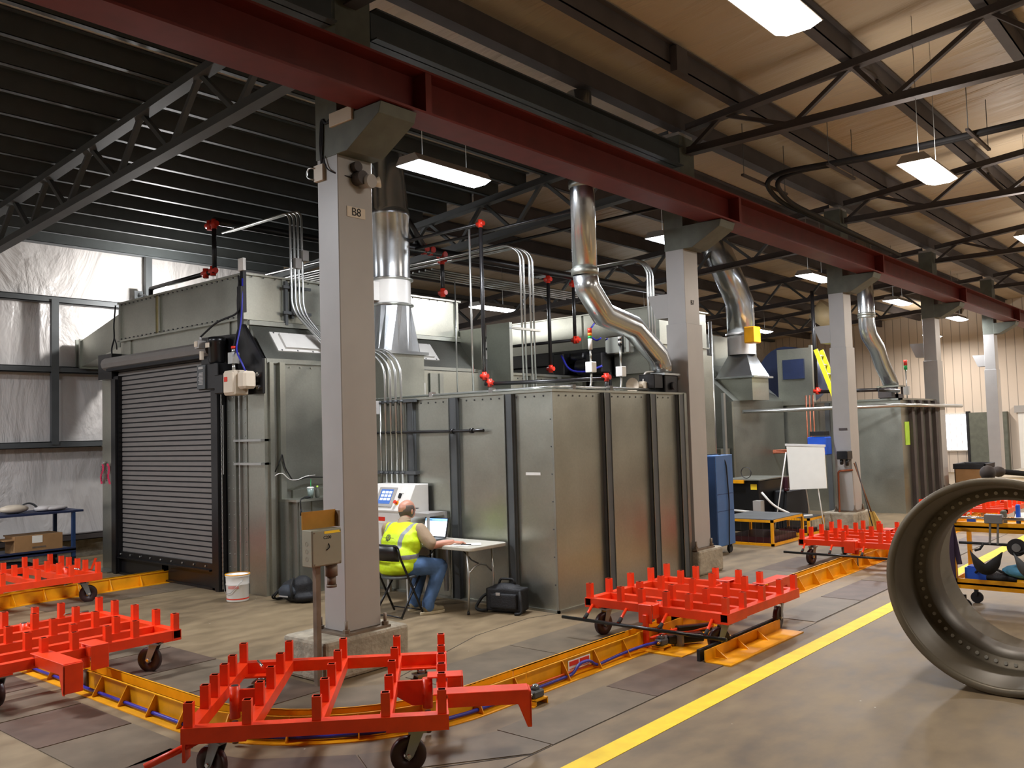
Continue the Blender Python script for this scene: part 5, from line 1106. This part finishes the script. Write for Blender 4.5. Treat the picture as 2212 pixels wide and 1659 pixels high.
# vest with reflective bands in its material
def vestmat():
    mt, nt, bs = newmat('hi_vis_vest'); L = nt.links.new
    tc_ = nod(nt, 'ShaderNodeTexCoord'); sp = nod(nt, 'ShaderNodeSeparateXYZ'); L(tc_.outputs['Object'], sp.inputs[0])
    def band(out, c, h, slope=None):
        src = out
        a = nod(nt, 'ShaderNodeMath', operation='SUBTRACT'); a.inputs[1].default_value = c; L(src, a.inputs[0])
        ab = nod(nt, 'ShaderNodeMath', operation='ABSOLUTE'); L(a.outputs[0], ab.inputs[0])
        lt = nod(nt, 'ShaderNodeMath', operation='LESS_THAN'); lt.inputs[1].default_value = h; L(ab.outputs[0], lt.inputs[0]); return lt.outputs[0]
    def mx(a, b_):
        q = nod(nt, 'ShaderNodeMath', operation='MAXIMUM'); L(a, q.inputs[0]); L(b_, q.inputs[1]); return q.outputs[0]
    # z sloped with x so that the waist band follows the leaning torso
    zz = nod(nt, 'ShaderNodeMath', operation='MULTIPLY_ADD'); zz.inputs[1].default_value = .0; L(sp.outputs['X'], zz.inputs[0]); L(sp.outputs['Z'], zz.inputs[2])
    v1 = band(sp.outputs['Y'], -.1, .022); v2 = band(sp.outputs['Y'], .235, .02); up_ = nod(nt, 'ShaderNodeMath', operation='GREATER_THAN'); up_.inputs[1].default_value = .64; L(sp.outputs['Z'], up_.inputs[0])
    vv = nod(nt, 'ShaderNodeMath', operation='MULTIPLY'); L(mx(v1, v2), vv.inputs[0]); L(up_.outputs[0], vv.inputs[1])
    hb = band(zz.outputs[0], .64, .024)
    n = nod(nt, 'ShaderNodeTexNoise'); n.inputs['Scale'].default_value = 14; L(tc_.outputs['Object'], n.inputs['Vector'])
    q = nod(nt, 'ShaderNodeMix', data_type='RGBA'); L(mx(vv.outputs[0], hb), q.inputs[0]); q.inputs[6].default_value = lin('d2f01c'); q.inputs[7].default_value = lin('8f9396')
    L(q.outputs[2], bs.inputs['Base Color']); bs.inputs['Roughness'].default_value = .55
    bp = nod(nt, 'ShaderNodeBump'); bp.inputs['Strength'].default_value = .4; bp.inputs['Distance'].default_value = .02; L(n.outputs['Fac'], bp.inputs['Height']); L(bp.outputs[0], bs.inputs['Normal'])
    return mt
m = MB(); m.ell(L_(6.825, 7.515, .87), (.16, .275, .12)); m.ell(L_(6.84, 7.52, .92), (.12, .25, .08)); m.ell(L_(6.77, 7.49, .76), (.2, .275, .2)); m.ell(L_(6.7, 7.46, .62), (.215, .25, .18)); m.ell(L_(6.655, 7.45, .53), (.2, .245, .12)); m.cyl(L_(6.655, 7.45, .46), L_(6.66, 7.45, .6), .16, .2)
m.ell(L_(6.86, 7.35, .93), (.085, .1, .06)); m.ell(L_(6.83, 7.69, .93), (.085, .1, .06))
remesh(m.build('vest', vestmat(), mn), .012, 6)
m = MB(); m.lathe([(.03, 0), (.034, .003), (.03, .006)], 16, axis='x'); m.box(.001, .004, -.028, .028, -.002, .002); m.box(.001, .004, -.002, .002, -.028, .028)
for k in range(8): a = PI*k/4; m.box(-.001, .004, .03*math.cos(a)-.003, .03*math.cos(a)+.003, .03*math.sin(a)-.012, .03*math.sin(a)+.012)
m.box(.001, .004, -.09, .09, -.0015, .0015)
o = m.build('vest_emblem', 'dgreen', mn); o.data.transform(Matrix.Translation(Vector(L_(6.588, 7.5, .845))) @ Matrix.Rotation(math.radians(22), 4, 'Y'))
# jeans and shoes
m = MB()
for H, K, A_ in ((RH, RK, RA), (LH, LK, LA)):
    limb(m, [L_(H[0]-.02, H[1]+(.04 if H is RH else -.04), .5, .115), L_(H[0]+.15, (H[1]+K[1])/2, .52, .105), L_(K[0], K[1], K[2], .085), L_((K[0]+A_[0])/2, (K[1]+A_[1])/2, .3, .076), L_(A_[0], A_[1], .13, .068), L_(A_[0]+.005, A_[1], .085, .068)])
m.ell(L_(6.66, 7.45, .5), (.17, .21, .09)); remesh(m.build('jeans', 'denim', mn), .012, 4)
for A_, d in ((RA, (.95, -.25)), (LA, (.97, .1))):
    d = Vector((d[0], d[1], 0)).normalized(); s_ = Vector((-d.y, d.x, 0)); R = Matrix((d, s_, Vector((0, 0, 1)))).transposed(); a = Vector(L_(A_[0], A_[1], 0))
    m = MB(); m.ell(a+d*.12+Vector((0, 0, .045)), (.085, .046, .035), 14, 0, R); m.ell(a+d*.03+Vector((0, 0, .06)), (.09, .044, .05), 14, 0, R); m.ell(a+Vector((-.01, 0, .07)), (.055, .045, .055), 14, 0, R); remesh(m.build('shoe', 'shoe', mn), .008, 3)
    m = MB(); poly = [a+d*(.05+.155*math.cos(t_))+s_*(.05*math.sin(t_)*(1.05 if math.cos(t_) > 0 else .85)) for t_ in [2*PI*k/24 for k in range(24)]]; m.prism([(p.x, p.y) for p in poly], .0, .032, 'z'); m.build('shoe_sole', 'sole', mn, .006, 2)

# ------------------------------------------------------------------ control console
co = thing('control_console', 'white control console with a sloped touch screen panel between column and man', 'console', (7.25, 8.2, 0))
MB().box(0, .36, -.3, .45, .3, 1.03).build('lower_cabinet', 'white', co, .008)
MB().prism([(-.02, 1.06), (.14, 1.37), (.36, 1.37), (.36, 1.03), (0, 1.03)], -.3, .45, 'y').build('upper_cabinet', 'white', co, .006)
for x in (.03, .33):
    for y in (-.27, .42): MB().box(x-.02, x+.02, y-.02, y+.02, 0, .3).build('leg', 'white', co)
us = Vector((.16, 0, .31)).normalized(); on = Vector((-.31, 0, .16)).normalized(); base = Vector((.06, 0, 1.215))
def onp(u0, u1, y0, y1, t0, t1, nm, mt, bev=0):
    m = MB(); vs = []
    for t_ in (t0, t1):
        for (u, y) in ((u0, y0), (u0, y1), (u1, y1), (u1, y0)): vs.append(base+us*u+Vector((0, y, 0))+on*t_)
    m.add(vs, [(0, 1, 2, 3), (7, 6, 5, 4), (0, 4, 5, 1), (1, 5, 6, 2), (2, 6, 7, 3), (3, 7, 4, 0)]); return m.build(nm, mt, co, bev)
onp(-.13, .13, -.02, .3, 0, .012, 'screen_bezel', 'lgrey', .004); onp(-.09, .1, .03, .25, .012, .014, 'touch_screen', 'hmi')
for i in range(3):
    for j in range(3): onp(.045-.045*i, .075-.045*i, .045+.065*j, .095+.065*j, .014, .0155, 'touch_button', 'hmib')
onp(.06, .13, -.16, -.1, 0, .006, 'paper_tag', 'paper'); onp(-.01, .05, -.13, -.1, 0, .03, 'selector_switch', 'blackm', .004)
m = MB(); p = base+us*-.07+Vector((0, -.09, 0)); m.cyl(p, p+on*.005, .03, n=16, mi=1); m.cyl(p, p+on*.03, .012, n=12); m.cyl(p+on*.03, p+on*.045, .022, n=16); m.build('emergency_stop', ['redfit', 'yellow'], co)
m = MB(); m.box(-.004, 0, .1, .4, .93, .98); m.build('red_warning_label', 'redfit', co); MB().box(-.003, 0, .08, .42, .905, .935).build('white_warning_label', 'paper', co)
MB().tube([(-.0, -.24, .75), (-.03, -.24, .75), (-.03, -.24, .62), (0, -.24, .62)], .012).build('door_handle', 'blackm', co)
m = MB(); m.box(7.3, 7.62, 7.62, 7.88, 1.0, 1.04); m.box(7.3, 7.33, 7.6, 7.62, .78, 1.04); m.box(7.58, 7.62, 7.6, 7.64, .1, 1.04)
item('wall_shelf', 'small grey wall shelf between the console and the laptop', 'shelf', m, 'lgrey')
# ------------------------------------------------------------------ disconnect box post
db = thing('disconnect_box', 'grey electrical disconnect box with a brown plate on top, left of column B8', 'electrical box', (4.45, 5.85, 0))
y0, y1 = 5.80, 5.93; x0 = P(673, 1146, y=y0).x; x1 = P(737, 1140, y=y0).x
zt, zb_ = P(705, 1143, y=y0).z, P(705, 1222, y=y0).z
pb(MB().box(x0, x1, y0, y1, zb_, zt), 'enclosure', 'disc', .005, db)
pb(MB().box(x0+.006, x1-.006, y0-.008, y0, zb_+.008, zt-.008), 'cover', 'disc', .003, db)
xc, zc = (x0+x1)/2, (zt+zb_)/2
m = MB(); m.tube(smoothpath([(xc+.01, y0-.01, zc+.03), (xc+.012, y0-.025, zc), (xc-.015, y0-.012, zc-.02)], .02), .004); pb(m, 'handle', 'blackm', par=db)
pb(MB().box(xc-.03, xc+.13, y0-.01, y0-.008, zt-.035, zt-.015), 'yellow_label', 'line', par=db)
text('C200', .035, 'rubber', 'handwritten_mark', db, frame(Vector((xc-.0, y0-.009, zt-.065))-db.location, (1, 0, 0), (0, 0, 1)))
for k in range(3): pb(MB().lathe([(.013, 0), (.016, .002), (.019, 0)], 14, axis='x', c=(x0-.001, (y0+y1)/2, zb_+.06+.06*k)), 'knockout', 'rust', par=db)
for a_ in (x0+.02, x1-.02):
    for c_ in (zb_+.02, zt-.02): pb(MB().cyl((a_, y0-.008, c_), (a_, y0-.012, c_), .006, n=8), 'screw', 'rust', par=db)
pb(MB().box(x0-.0, x0+.33, y1-.01, y1, zt, zt+.14), 'brown_backing_plate', 'ochre', par=db)
pb(MB().box(x0+.33, x0+.345, y1-.05, y1+.02, zt, zt+.13), 'backing_bracket', 'rust', par=db)
px_ = P(686, 1380, y=5.88).x
pb(MB().tubebox((px_, 5.88, 0), (px_, 5.88, zb_), .045, .045, .004), 'post', 'rust', par=db)
xq = P(716, 1240, y=5.87).x
m = MB(); m.cyl((xq, 5.87, zb_), (xq, 5.87, zb_-.1), .05, n=14); m.cyl((xq, 5.87, zb_-.1), (xq, 5.87, zb_-.17), .036, n=14); m.cyl((xq, 5.87, zb_-.17), (xq, 5.87, zb_-.19), .042, n=14); pb(m, 'receptacle', 'rust', par=db)
# ------------------------------------------------------------------ bags, bucket, cup
def bagthing(nm, lb, cat, loc, rz): return thing(nm, lb, cat, loc, rz)
bp_ = bagthing('backpack', 'black and grey backpack lying on the floor between bucket and column', 'bag', (6.5, 9.1, 0), math.radians(10))
m = MB(); m.ell((.02, 0, .14), (.14, .24, .13)); m.ell((.02, -.1, .2), (.12, .13, .12)); m.ell((.02, -.05, .07), (.15, .25, .08)); remesh(m.build('pack_body', 'bag', bp_), .012, 6)
m = MB(); m.ell((-.1, .03, .13), (.07, .14, .09)); remesh(m.build('front_pocket', 'bagg', bp_), .01, 5)
MB().box(-.172, -.165, -.04, .1, .08, .095).build('reflective_strip', 'lgrey', bp_)
for k, y in enumerate((.2, .24)): MB().tube(smoothpath([(0, .05, .25), (-.06, .18, .16), (-.08, y+.08, .05), (-.02, y+.1, .012), (.05, y, .03)], .06), .012, 6).build('strap', 'rubber', bp_)
MB().tube(smoothpath([(-.05, -.02, .29), (-.14, -.06, .22), (-.15, -.1, .06)], .06), .015, 6).build('strap', 'rubber', bp_)
dg = bagthing('laptop_bag', 'black shoulder bag on the floor at the low booth corner', 'bag', (7.42, 6.5, 0), math.radians(90+14))
m = MB(); m.box(-.22, .22, -.1, .1, .02, .27); m.ell((0, 0, .25), (.2, .1, .07)); o = remesh(m.build('bag_body', 'bag', dg), .014, 8)
m = MB(); m.box(-.17, .16, .1, .13, .05, .22); remesh(m.build('front_pocket', 'bag', dg), .012, 5); MB().box(.02, .07, .135, .14, .2, .23).build('small_badge', 'lgrey', dg)
MB().tube(smoothpath([(-.1, 0, .3), (-.08, 0, .36), (.08, 0, .36), (.1, 0, .3)], .04), .014, 6).build('carry_handle', 'rubber', dg)
MB().tube(smoothpath([(.22, 0, .2), (.3, .02, .16), (.38, .05, .03), (.3, .08, .015), (.2, .1, .03)], .06), .018, 6).build('shoulder_strap', 'rubber', dg)
MB().tube(smoothpath([(-.2, .1, .25), (-.23, .12, .1), (-.24, .14, .02), (-.16, .15, .015)], .05), .016, 6).build('shoulder_strap', 'rubber', dg)
bk = thing('bucket', 'white metal bucket with red print beside the roll-up door', 'bucket', (6.14, 9.78, 0))
MB().lathe([(0, .004), (.125, .004), (.128, 0), (.132, .01), (.136, .2), (.14, .205), (.138, .215), (.142, .3), (.15, .31), (.148, .325), (.14, .32), (.128, .02), (0, .015)], 32).build('pail', 'white', bk)
MB().lathe([(.1335, .03), (.1337, .045)], 32).lathe([(.1358, .21), (.1362, .222)], 32).build('red_band', 'redfit', bk)
MB().lathe([(.142, .318), (.152, .322), (.15, .332), (.14, .33)], 32).build('gold_rim', 'yellow', bk)
m = MB()
for k in range(4): m.lathe([(.1365, .165+k*.009), (.1366, .169+k*.009)], 14, a0=PI*1.02, a1=PI*1.35)
m.build('printed_text', 'redfit', bk)
MB().tube([(-.02, .15, .27), (-.09, .13, .2), (-.14, .07, .13), (-.155, 0, .1), (-.14, -.07, .12), (-.09, -.13, .2), (-.02, -.152, .27)], .003, 6).build('wire_handle', 'conduit', bk)
p = P(671, 1076, z=1.2)
cu_ = thing('iced_drink_cup', 'clear plastic cup with green straw standing on the booth shelf', 'cup', (p.x, 9.42, 1.2))
MB().lathe([(0, .002), (.03, .002), (.045, .13), (.043, .13), (.029, .006)], 24).build('cup', 'cup', cu_); MB().lathe([(.046, .128), (.048, .135), (.03, .145), (0, .145)], 24).build('lid', 'white', cu_); MB().cyl((0, 0, .02), (.008, 0, .24), .004, n=8).build('straw', 'grn', cu_)
bt = thing('sauce_bottle', 'small pale green bottle beside the cup at the column edge', 'bottle', (p.x+.13, 9.45, 1.2)); MB().lathe([(0, 0), (.026, 0), (.028, .01), (.028, .08), (.012, .11), (.012, .13)], 18).build('bottle_body', 'dgreen', bt); MB().lathe([(.013, .13), (.013, .15), (0, .15)], 14).build('bottle_cap', 'ygrn', bt)
ln = MB(); ln.tube(smoothpath([(6.95, 9.42, 1.21), (6.85, 9.38, 1.215), (6.76, 9.33, 1.2), (6.76, 9.32, 1.05)], .03), .008, 6); ln.ell((6.95, 9.43, 1.215), (.07, .04, .015)); ln.cyl((6.76, 9.32, 1.08), (6.76, 9.32, 1.0), .014, n=8)
item('black_lanyard', 'black lanyard and keys draped over the booth shelf edge', 'lanyard', ln, 'rubber')
hz = thing('sensor_cable', 'looped black and white cable fixed on the tall booth side above the shelf', 'cable', (6.7, 9.66, 1.6))
m = MB(); m.tube(smoothpath([(6.62, 9.66, 1.55), (6.68, 9.62, 1.72), (6.7, 9.62, 1.78), (6.74, 9.62, 1.6), (6.86, 9.62, 1.42), (7.1, 9.64, 1.46), (7.4, 9.64, 1.44)], .06), .008, 6); pb(m, 'black_cable', 'rubber', par=hz)
m = MB(); m.tube(smoothpath([(6.6, 9.64, 1.5), (6.64, 9.62, 1.53), (6.7, 9.61, 1.53), (6.8, 9.61, 1.44), (6.92, 9.61, 1.43), (7.05, 9.61, 1.475), (7.2, 9.61, 1.48)], .05), .006, 6); pb(m, 'white_cable', 'white', par=hz)

# ------------------------------------------------------------------ blue cart at the left wall
bc = thing('utility_cart', 'dark blue two-shelf utility cart by the left wall', 'cart', (5.35, 14.85, 0))
CX0, CX1, CY0, CY1 = 4.5, 6.25, 14.55, 15.3
pb(MB().box(CX0, CX1+.12, CY0, CY1, .9, .935), 'top_shelf', 'navy', .004, bc); pb(MB().box(CX0, CX1, CY0, CY1, .3, .335).box(CX0, CX1, CY0, CY0+.02, .27, .36), 'lower_shelf', 'navy', .004, bc)
for x in (CX0+.03, CX1-.03, 5.4):
    for y in (CY0+.03, CY1-.03):
        if x == 5.4: continue
        pb(MB().beam((x, y, .2), (x, y, .91), .05, .05), 'post', 'blued', par=bc); pb(MB().cyl((x-.02, y, .07), (x+.02, y, .07), .07, n=20).box(x-.03, x+.03, y-.02, y+.02, .08, .21), 'caster', 'blackm', par=bc)
m = MB(); m.box(5.35, 6.05, 14.57, 14.95, .336, .6)
o = item('cardboard_box', 'open brown cardboard box on the lower shelf of the blue cart', 'box', m, 'card'); MB().box(5.6, 5.75, 14.566, 14.57, .48, .59).build('white_shipping_label', 'paper', o); MB().box(5.6, 5.8, 14.567, 14.57, .4, .425).build('box_print', 'rust', o)
MB().box(5.2, 5.36, 14.58, 14.9, .54, .56).box(5.36, 6.04, 14.95, 15.05, .58, .6).build('box_flap', 'card', o)
hm = thing('face_shield', 'grey face shield with headband on top of the blue cart', 'face shield', (5.62, 14.8, .935))
m = MB(); m.lathe([(.15, 0), (.16, .03)], 20, a0=0, a1=PI); o = m.build('headband', 'steel', hm); o.rotation_euler = (PI/2, 0, 0); o.modifiers.new('s', 'SOLIDIFY').thickness = .02
m = MB(); m.ell((-.2, 0, .07), (.22, .12, .07)); m.build('visor', 'cream', hm)
m = MB(); m.ell((6.0, 14.85, .975), (.24, .2, .045)); m.ell((5.85, 14.8, .98), (.14, .12, .05)); item('plastic_bag', 'crumpled clear plastic bag on the right of the blue cart top', 'bag', m, 'wallv')
m = MB(); m.box(4.7, 5.1, 14.6, 14.9, .936, .95); item('white_folder', 'white folder lying at the left on the blue cart top', 'folder', m, 'paper')
m = MB(); m.ell((5.3, 14.7, .12), (.4, .15, .1)); item('black_duffel', 'black bundle on the floor under the blue cart', 'bag', m, 'bag')
m = MB(); m.box(4.5, 4.8, 14.6, 15, .336, .5); item('plastic_crate', 'grey crate at the left of the lower shelf of the blue cart', 'crate', m, 'steel', bevel=.01)

# ------------------------------------------------------------------ right-hand middle distance
q0 = P(1546, 1195, z=0)
cbn = thing('blue_cabinet', 'tall blue sheet metal cabinet on wheels behind column B7', 'cabinet', (12.05, 6.4, 0))
a0 = P(1524, 1000, x=12.35); a1 = P(1546, 1000, x=12.35); a2 = P(1580, 1000, y=a1.y)
bx0, by0 = a1.x, a1.y
m = MB(); m.box(12.35, 12.35+.55, by0, by0+.42, .13, 1.52); pb(m, 'cabinet_body', 'blue', .006, cbn)
pb(MB().box(12.33, 12.35, by0+.01, by0+.41, .14, 1.5), 'side_panel', 'blued', par=cbn)
for z in (.66, .92): pb(MB().box(12.36, 12.9, by0-.004, by0, z, z+.006), 'door_seam', 'blued', par=cbn)
for x in (12.43, 12.82):
    for y in (by0+.06, by0+.36): pb(MB().cyl((x, y-.02, .06), (x, y+.02, .06), .06, n=18).box(x-.02, x+.02, y-.03, y+.03, .09, .14), 'caster', 'blackm', par=cbn)
m = MB(); m.tube(smoothpath([(12.4, by0+.2, 1.53), (12.62, by0+.05, 1.54), (12.66, by0-.015, 1.4), (12.7, by0-.02, .8), (12.66, by0-.02, .3), (12.58, by0-.05, .02)], .08), .01, 6); pb(m, 'power_cord', 'rubber', par=cbn)
def cage(nm, lb, x0, x1, y0, y1, h, top_):
    t = thing(nm, lb, 'platform', (x0, y0, 0)); m = MB(); e = .04
    for x in (x0, x1-e):
        for y in (y0, y1-e): m.box(x, x+e, y, y+e, 0, h)
    for z in (0, h-e): m.box(x0, x1, y0, y0+e, z, z+e); m.box(x0, x1, y1-e, y1, z, z+e); m.box(x0, x0+e, y0, y1, z, z+e); m.box(x1-e, x1, y0, y1, z, z+e)
    pb(m, 'frame', 'yellow', par=t); pb(MB().box(x0+.01, x1-.01, y0+.01, y1-.01, h, h+.012), 'top_grating', top_, par=t); pb(MB().box(x0+.1, x1-.1, y0+.1, y1-.1, .02, h*.3), 'stored_tray', 'maroon', par=t)
    g = MB()
    for k in range(12): g.box(x0+.05+k*(x1-x0-.1)/11-.002, x0+.05+k*(x1-x0-.1)/11+.002, y0+.01, y0+.014, .04, h-.04)
    for k in range(8): g.box(x0+.01, x0+.014, y0+.05+k*(y1-y0-.1)/7-.002, y0+.05+k*(y1-y0-.1)/7+.002, .04, h-.04)
    pb(g, 'wire_mesh', 'mesh', par=t); return t
cage('cage_platform', 'yellow framed mesh cage with grey top beside the blue cabinet', 13.7, 14.95, 6.25, 7.25, .42, 'steel')
cage('cage_platform', 'low yellow platform behind the fourth orange cart', 15.3, 16.0, 6.3, 7.0, .3, 'steel')
eq = thing('black_machine', 'large black machine with a yellow rail on top behind the mesh cage', 'machine', (15.6, 8.0, 0))
pb(MB().box(15.4, 16.6, 7.25, 7.95, .0, .95), 'machine_body', 'black', .02, eq); pb(MB().box(16.0, 17.0, 7.0, 7.4, 0, .72), 'side_unit', 'blackm', .02, eq)
pb(MB().box(15.3, 16.6, 7.2, 7.97, .95, .97), 'top_sheet', 'galv2', par=eq); pb(MB().box(15.25, 15.3, 7.5, 8.6, .9, .96), 'yellow_rail', 'yellow', par=eq)
pb(MB().box(15.39, 15.4, 7.3, 7.42, .78, .88), 'yellow_label', 'line', par=eq); pb(MB().box(15.1, 15.25, 7.1, 7.25, .3, .6), 'grey_box', 'lgrey', par=eq)
pb(MB().cyl((15.22, 7.2, .38), (15.22, 7.97, .42), .02).tube(smoothpath([(15.2, 7.12, .75), (15.3, 6.95, .5), (15.5, 6.6, .3), (15.7, 6.4, .32)], .15), .02), 'white_hose', 'white', par=eq)
pb(MB().cyl((16.0, 7.0, .72), (16.0, 7.0, .78), .05).box(15.96, 16.04, 6.95, 7.05, .78, .98), 'red_reservoir', 'maroon', par=eq)
m = MB(); m.lathe([(.1, -.015), (.11, 0), (.1, .015)], 20, axis='x', c=(15.6, 7.6, 1.08)); pb(m, 'hose_loop', 'blackm', par=eq)
g2 = MB(); g2.box(16.65, 17.05, 8.65, 9.4, 0, 1.5); item('galvanised_cabinet', 'waist high galvanised cabinet behind the blue cabinet and black machine', 'cabinet', g2, 'galv')
# flip chart
fl = thing('flip_chart', 'white flip chart on an easel with handwritten notes', 'flip chart', (15.9, 6.6, 0))
tl, tr_, br, bl = P(1700, 962, x=15.9), P(1781, 964, x=15.9), P(1787, 1055, x=15.8), P(1708, 1058, x=15.8)
m = MB(); m.add([tl, tr_, br, bl], [(0, 1, 2, 3)]); o = pb(m, 'paper_pad', 'paper', par=fl); o.modifiers.new('s', 'SOLIDIFY').thickness = .03
pb(MB().beam(tl+Vector((-.02, .02, .01)), tr_+Vector((-.02, -.02, .01)), .05, .04), 'top_clamp', 'white', par=fl)
m = MB(); dy = (tr_-tl); 
for k, (u0, u1, v) in enumerate(((.55, .9, .1), (.2, .75, .28), (.6, .92, .34), (.15, .35, .45), (.3, .8, .5), (.22, .95, .56), (.22, .9, .62), (.25, .6, .68), (.25, .85, .74), (.28, .5, .84))):
    a = tl.lerp(bl, v)+(tr_-tl)*u0; b_ = tl.lerp(bl, v)+(tr_-tl)*u1; m.beam(a+Vector((-.012, 0, 0)), b_+Vector((-.012, 0, 0)), .004, .008)
pb(m, 'handwriting', 'lgrey', par=fl)
for a, b_ in (((15.95, 6.95, 1.45), (15.75, 7.15, 0)), ((15.95, 6.45, 1.45), (15.75, 6.2, 0)), ((16.0, 6.7, 1.5), (16.4, 6.7, 0))): pb(MB().cyl(a, b_, .012, n=8), 'easel_leg', 'white', par=fl)
m = MB(); m.box(16.1, 16.4, 6.25, 6.6, 1.38, 1.72); o = item('blue_wall_box', 'bright blue box mounted beside the flip chart column', 'box', m, 'bblue', bevel=.02)
MB().box(16.12, 16.38, 6.28, 6.55, 1.74, 1.82).build('black_lid', 'blackm', o); MB().box(16.095, 16.1, 6.27, 6.31, 1.42, 1.46).build('red_tag', 'redfit', o)
m = MB(); m.box(16.2, 16.46, 5.9, 6.1, 1.3, 1.45); m.cyl((16.3, 5.95, 1.3), (16.3, 5.95, 1.18), .03); m.cyl((16.3, 6.05, 1.3), (16.3, 6.05, 1.2), .03); item('air_regulator', 'black air regulator cluster on the flip chart column', 'valve', m, 'black', bevel=.01)
m = MB(); m.box(16.43, 16.46, 5.97, 6.12, 1.83, 1.87); item('cable_clip', 'small dark clip on the flip chart column', 'clip', m, 'steelr')
m = MB(); m.tube(smoothpath([(16.44, 5.9, 1.1), (16.38, 6.15, 1.08), (16.36, 6.15, .4), (16.3, 6.16, 0)], .05), .018); item('drain_pipe', 'thin reddish pipe running down the flip chart column', 'pipe', m, 'copper')
br_ = thing('broom', 'straw broom leaning on the flip chart column', 'broom', (16.5, 5.7, 0)); t0, t1 = P(1845, 1000, x=16.44), P(1882, 1105, x=16.6)
pb(MB().cyl(t0, t1, .013, n=8), 'broom_handle', 'wood', par=br_); t2 = Vector((t1.x+.03, t1.y-.06, .0)); m = MB(); m.add([t1+Vector((0, .05, 0)), t1+Vector((0, -.05, 0)), t2+Vector((0, -.14, 0)), t2+Vector((0, .12, 0)), t1+Vector((.03, .05, 0)), t1+Vector((.03, -.05, 0)), t2+Vector((.06, -.14, 0)), t2+Vector((.06, .12, 0))], [(0, 1, 2, 3), (7, 6, 5, 4), (0, 4, 5, 1), (1, 5, 6, 2), (2, 6, 7, 3), (3, 7, 4, 0)]); pb(m, 'broom_head', 'straw', par=br_)
m = MB(); m.cyl((16.42, 5.84, 1.25), (16.5, 5.6, .0), .011, n=8); item('steel_bar', 'dark thin bar leaning beside the broom', 'bar', m, 'steelr')
bn = thing('cardboard_bin', 'tall brown cardboard bin with black liner past the far low booth', 'bin', (22.6, 5.4, 0)); wb = .85
m = MB(); x_, y_ = 22.4, 5.05
for a in ((0, .85, 0, .02), (0, .85, .63, .65), (0, .02, 0, .65), (.83, .85, 0, .65)): m.box(x_+a[0], x_+a[1], y_+a[2], y_+a[3], 0, .9)
pb(m, 'carton', 'card', par=bn); m = MB(); 
for a in ((-.02, .87, -.02, .03), (-.02, .87, .62, .67), (-.02, .03, -.02, .67), (.82, .87, -.02, .67)): m.box(x_+a[0], x_+a[1], y_+a[2], y_+a[3], .82, .94)
pb(m, 'liner', 'bag', .01, bn)
m = MB(); m.box(15.9, 16.8, 1.4, 2.0, .1, 1.0)
o = item('tool_chest', 'dark red tool chest seen through the top of the ring', 'tool chest', m, 'maroon', bevel=.02)
for k in range(5): MB().box(15.89, 15.9, 1.45, 1.95, .2+.15*k, .3+.15*k).build('drawer', 'wheel', o)
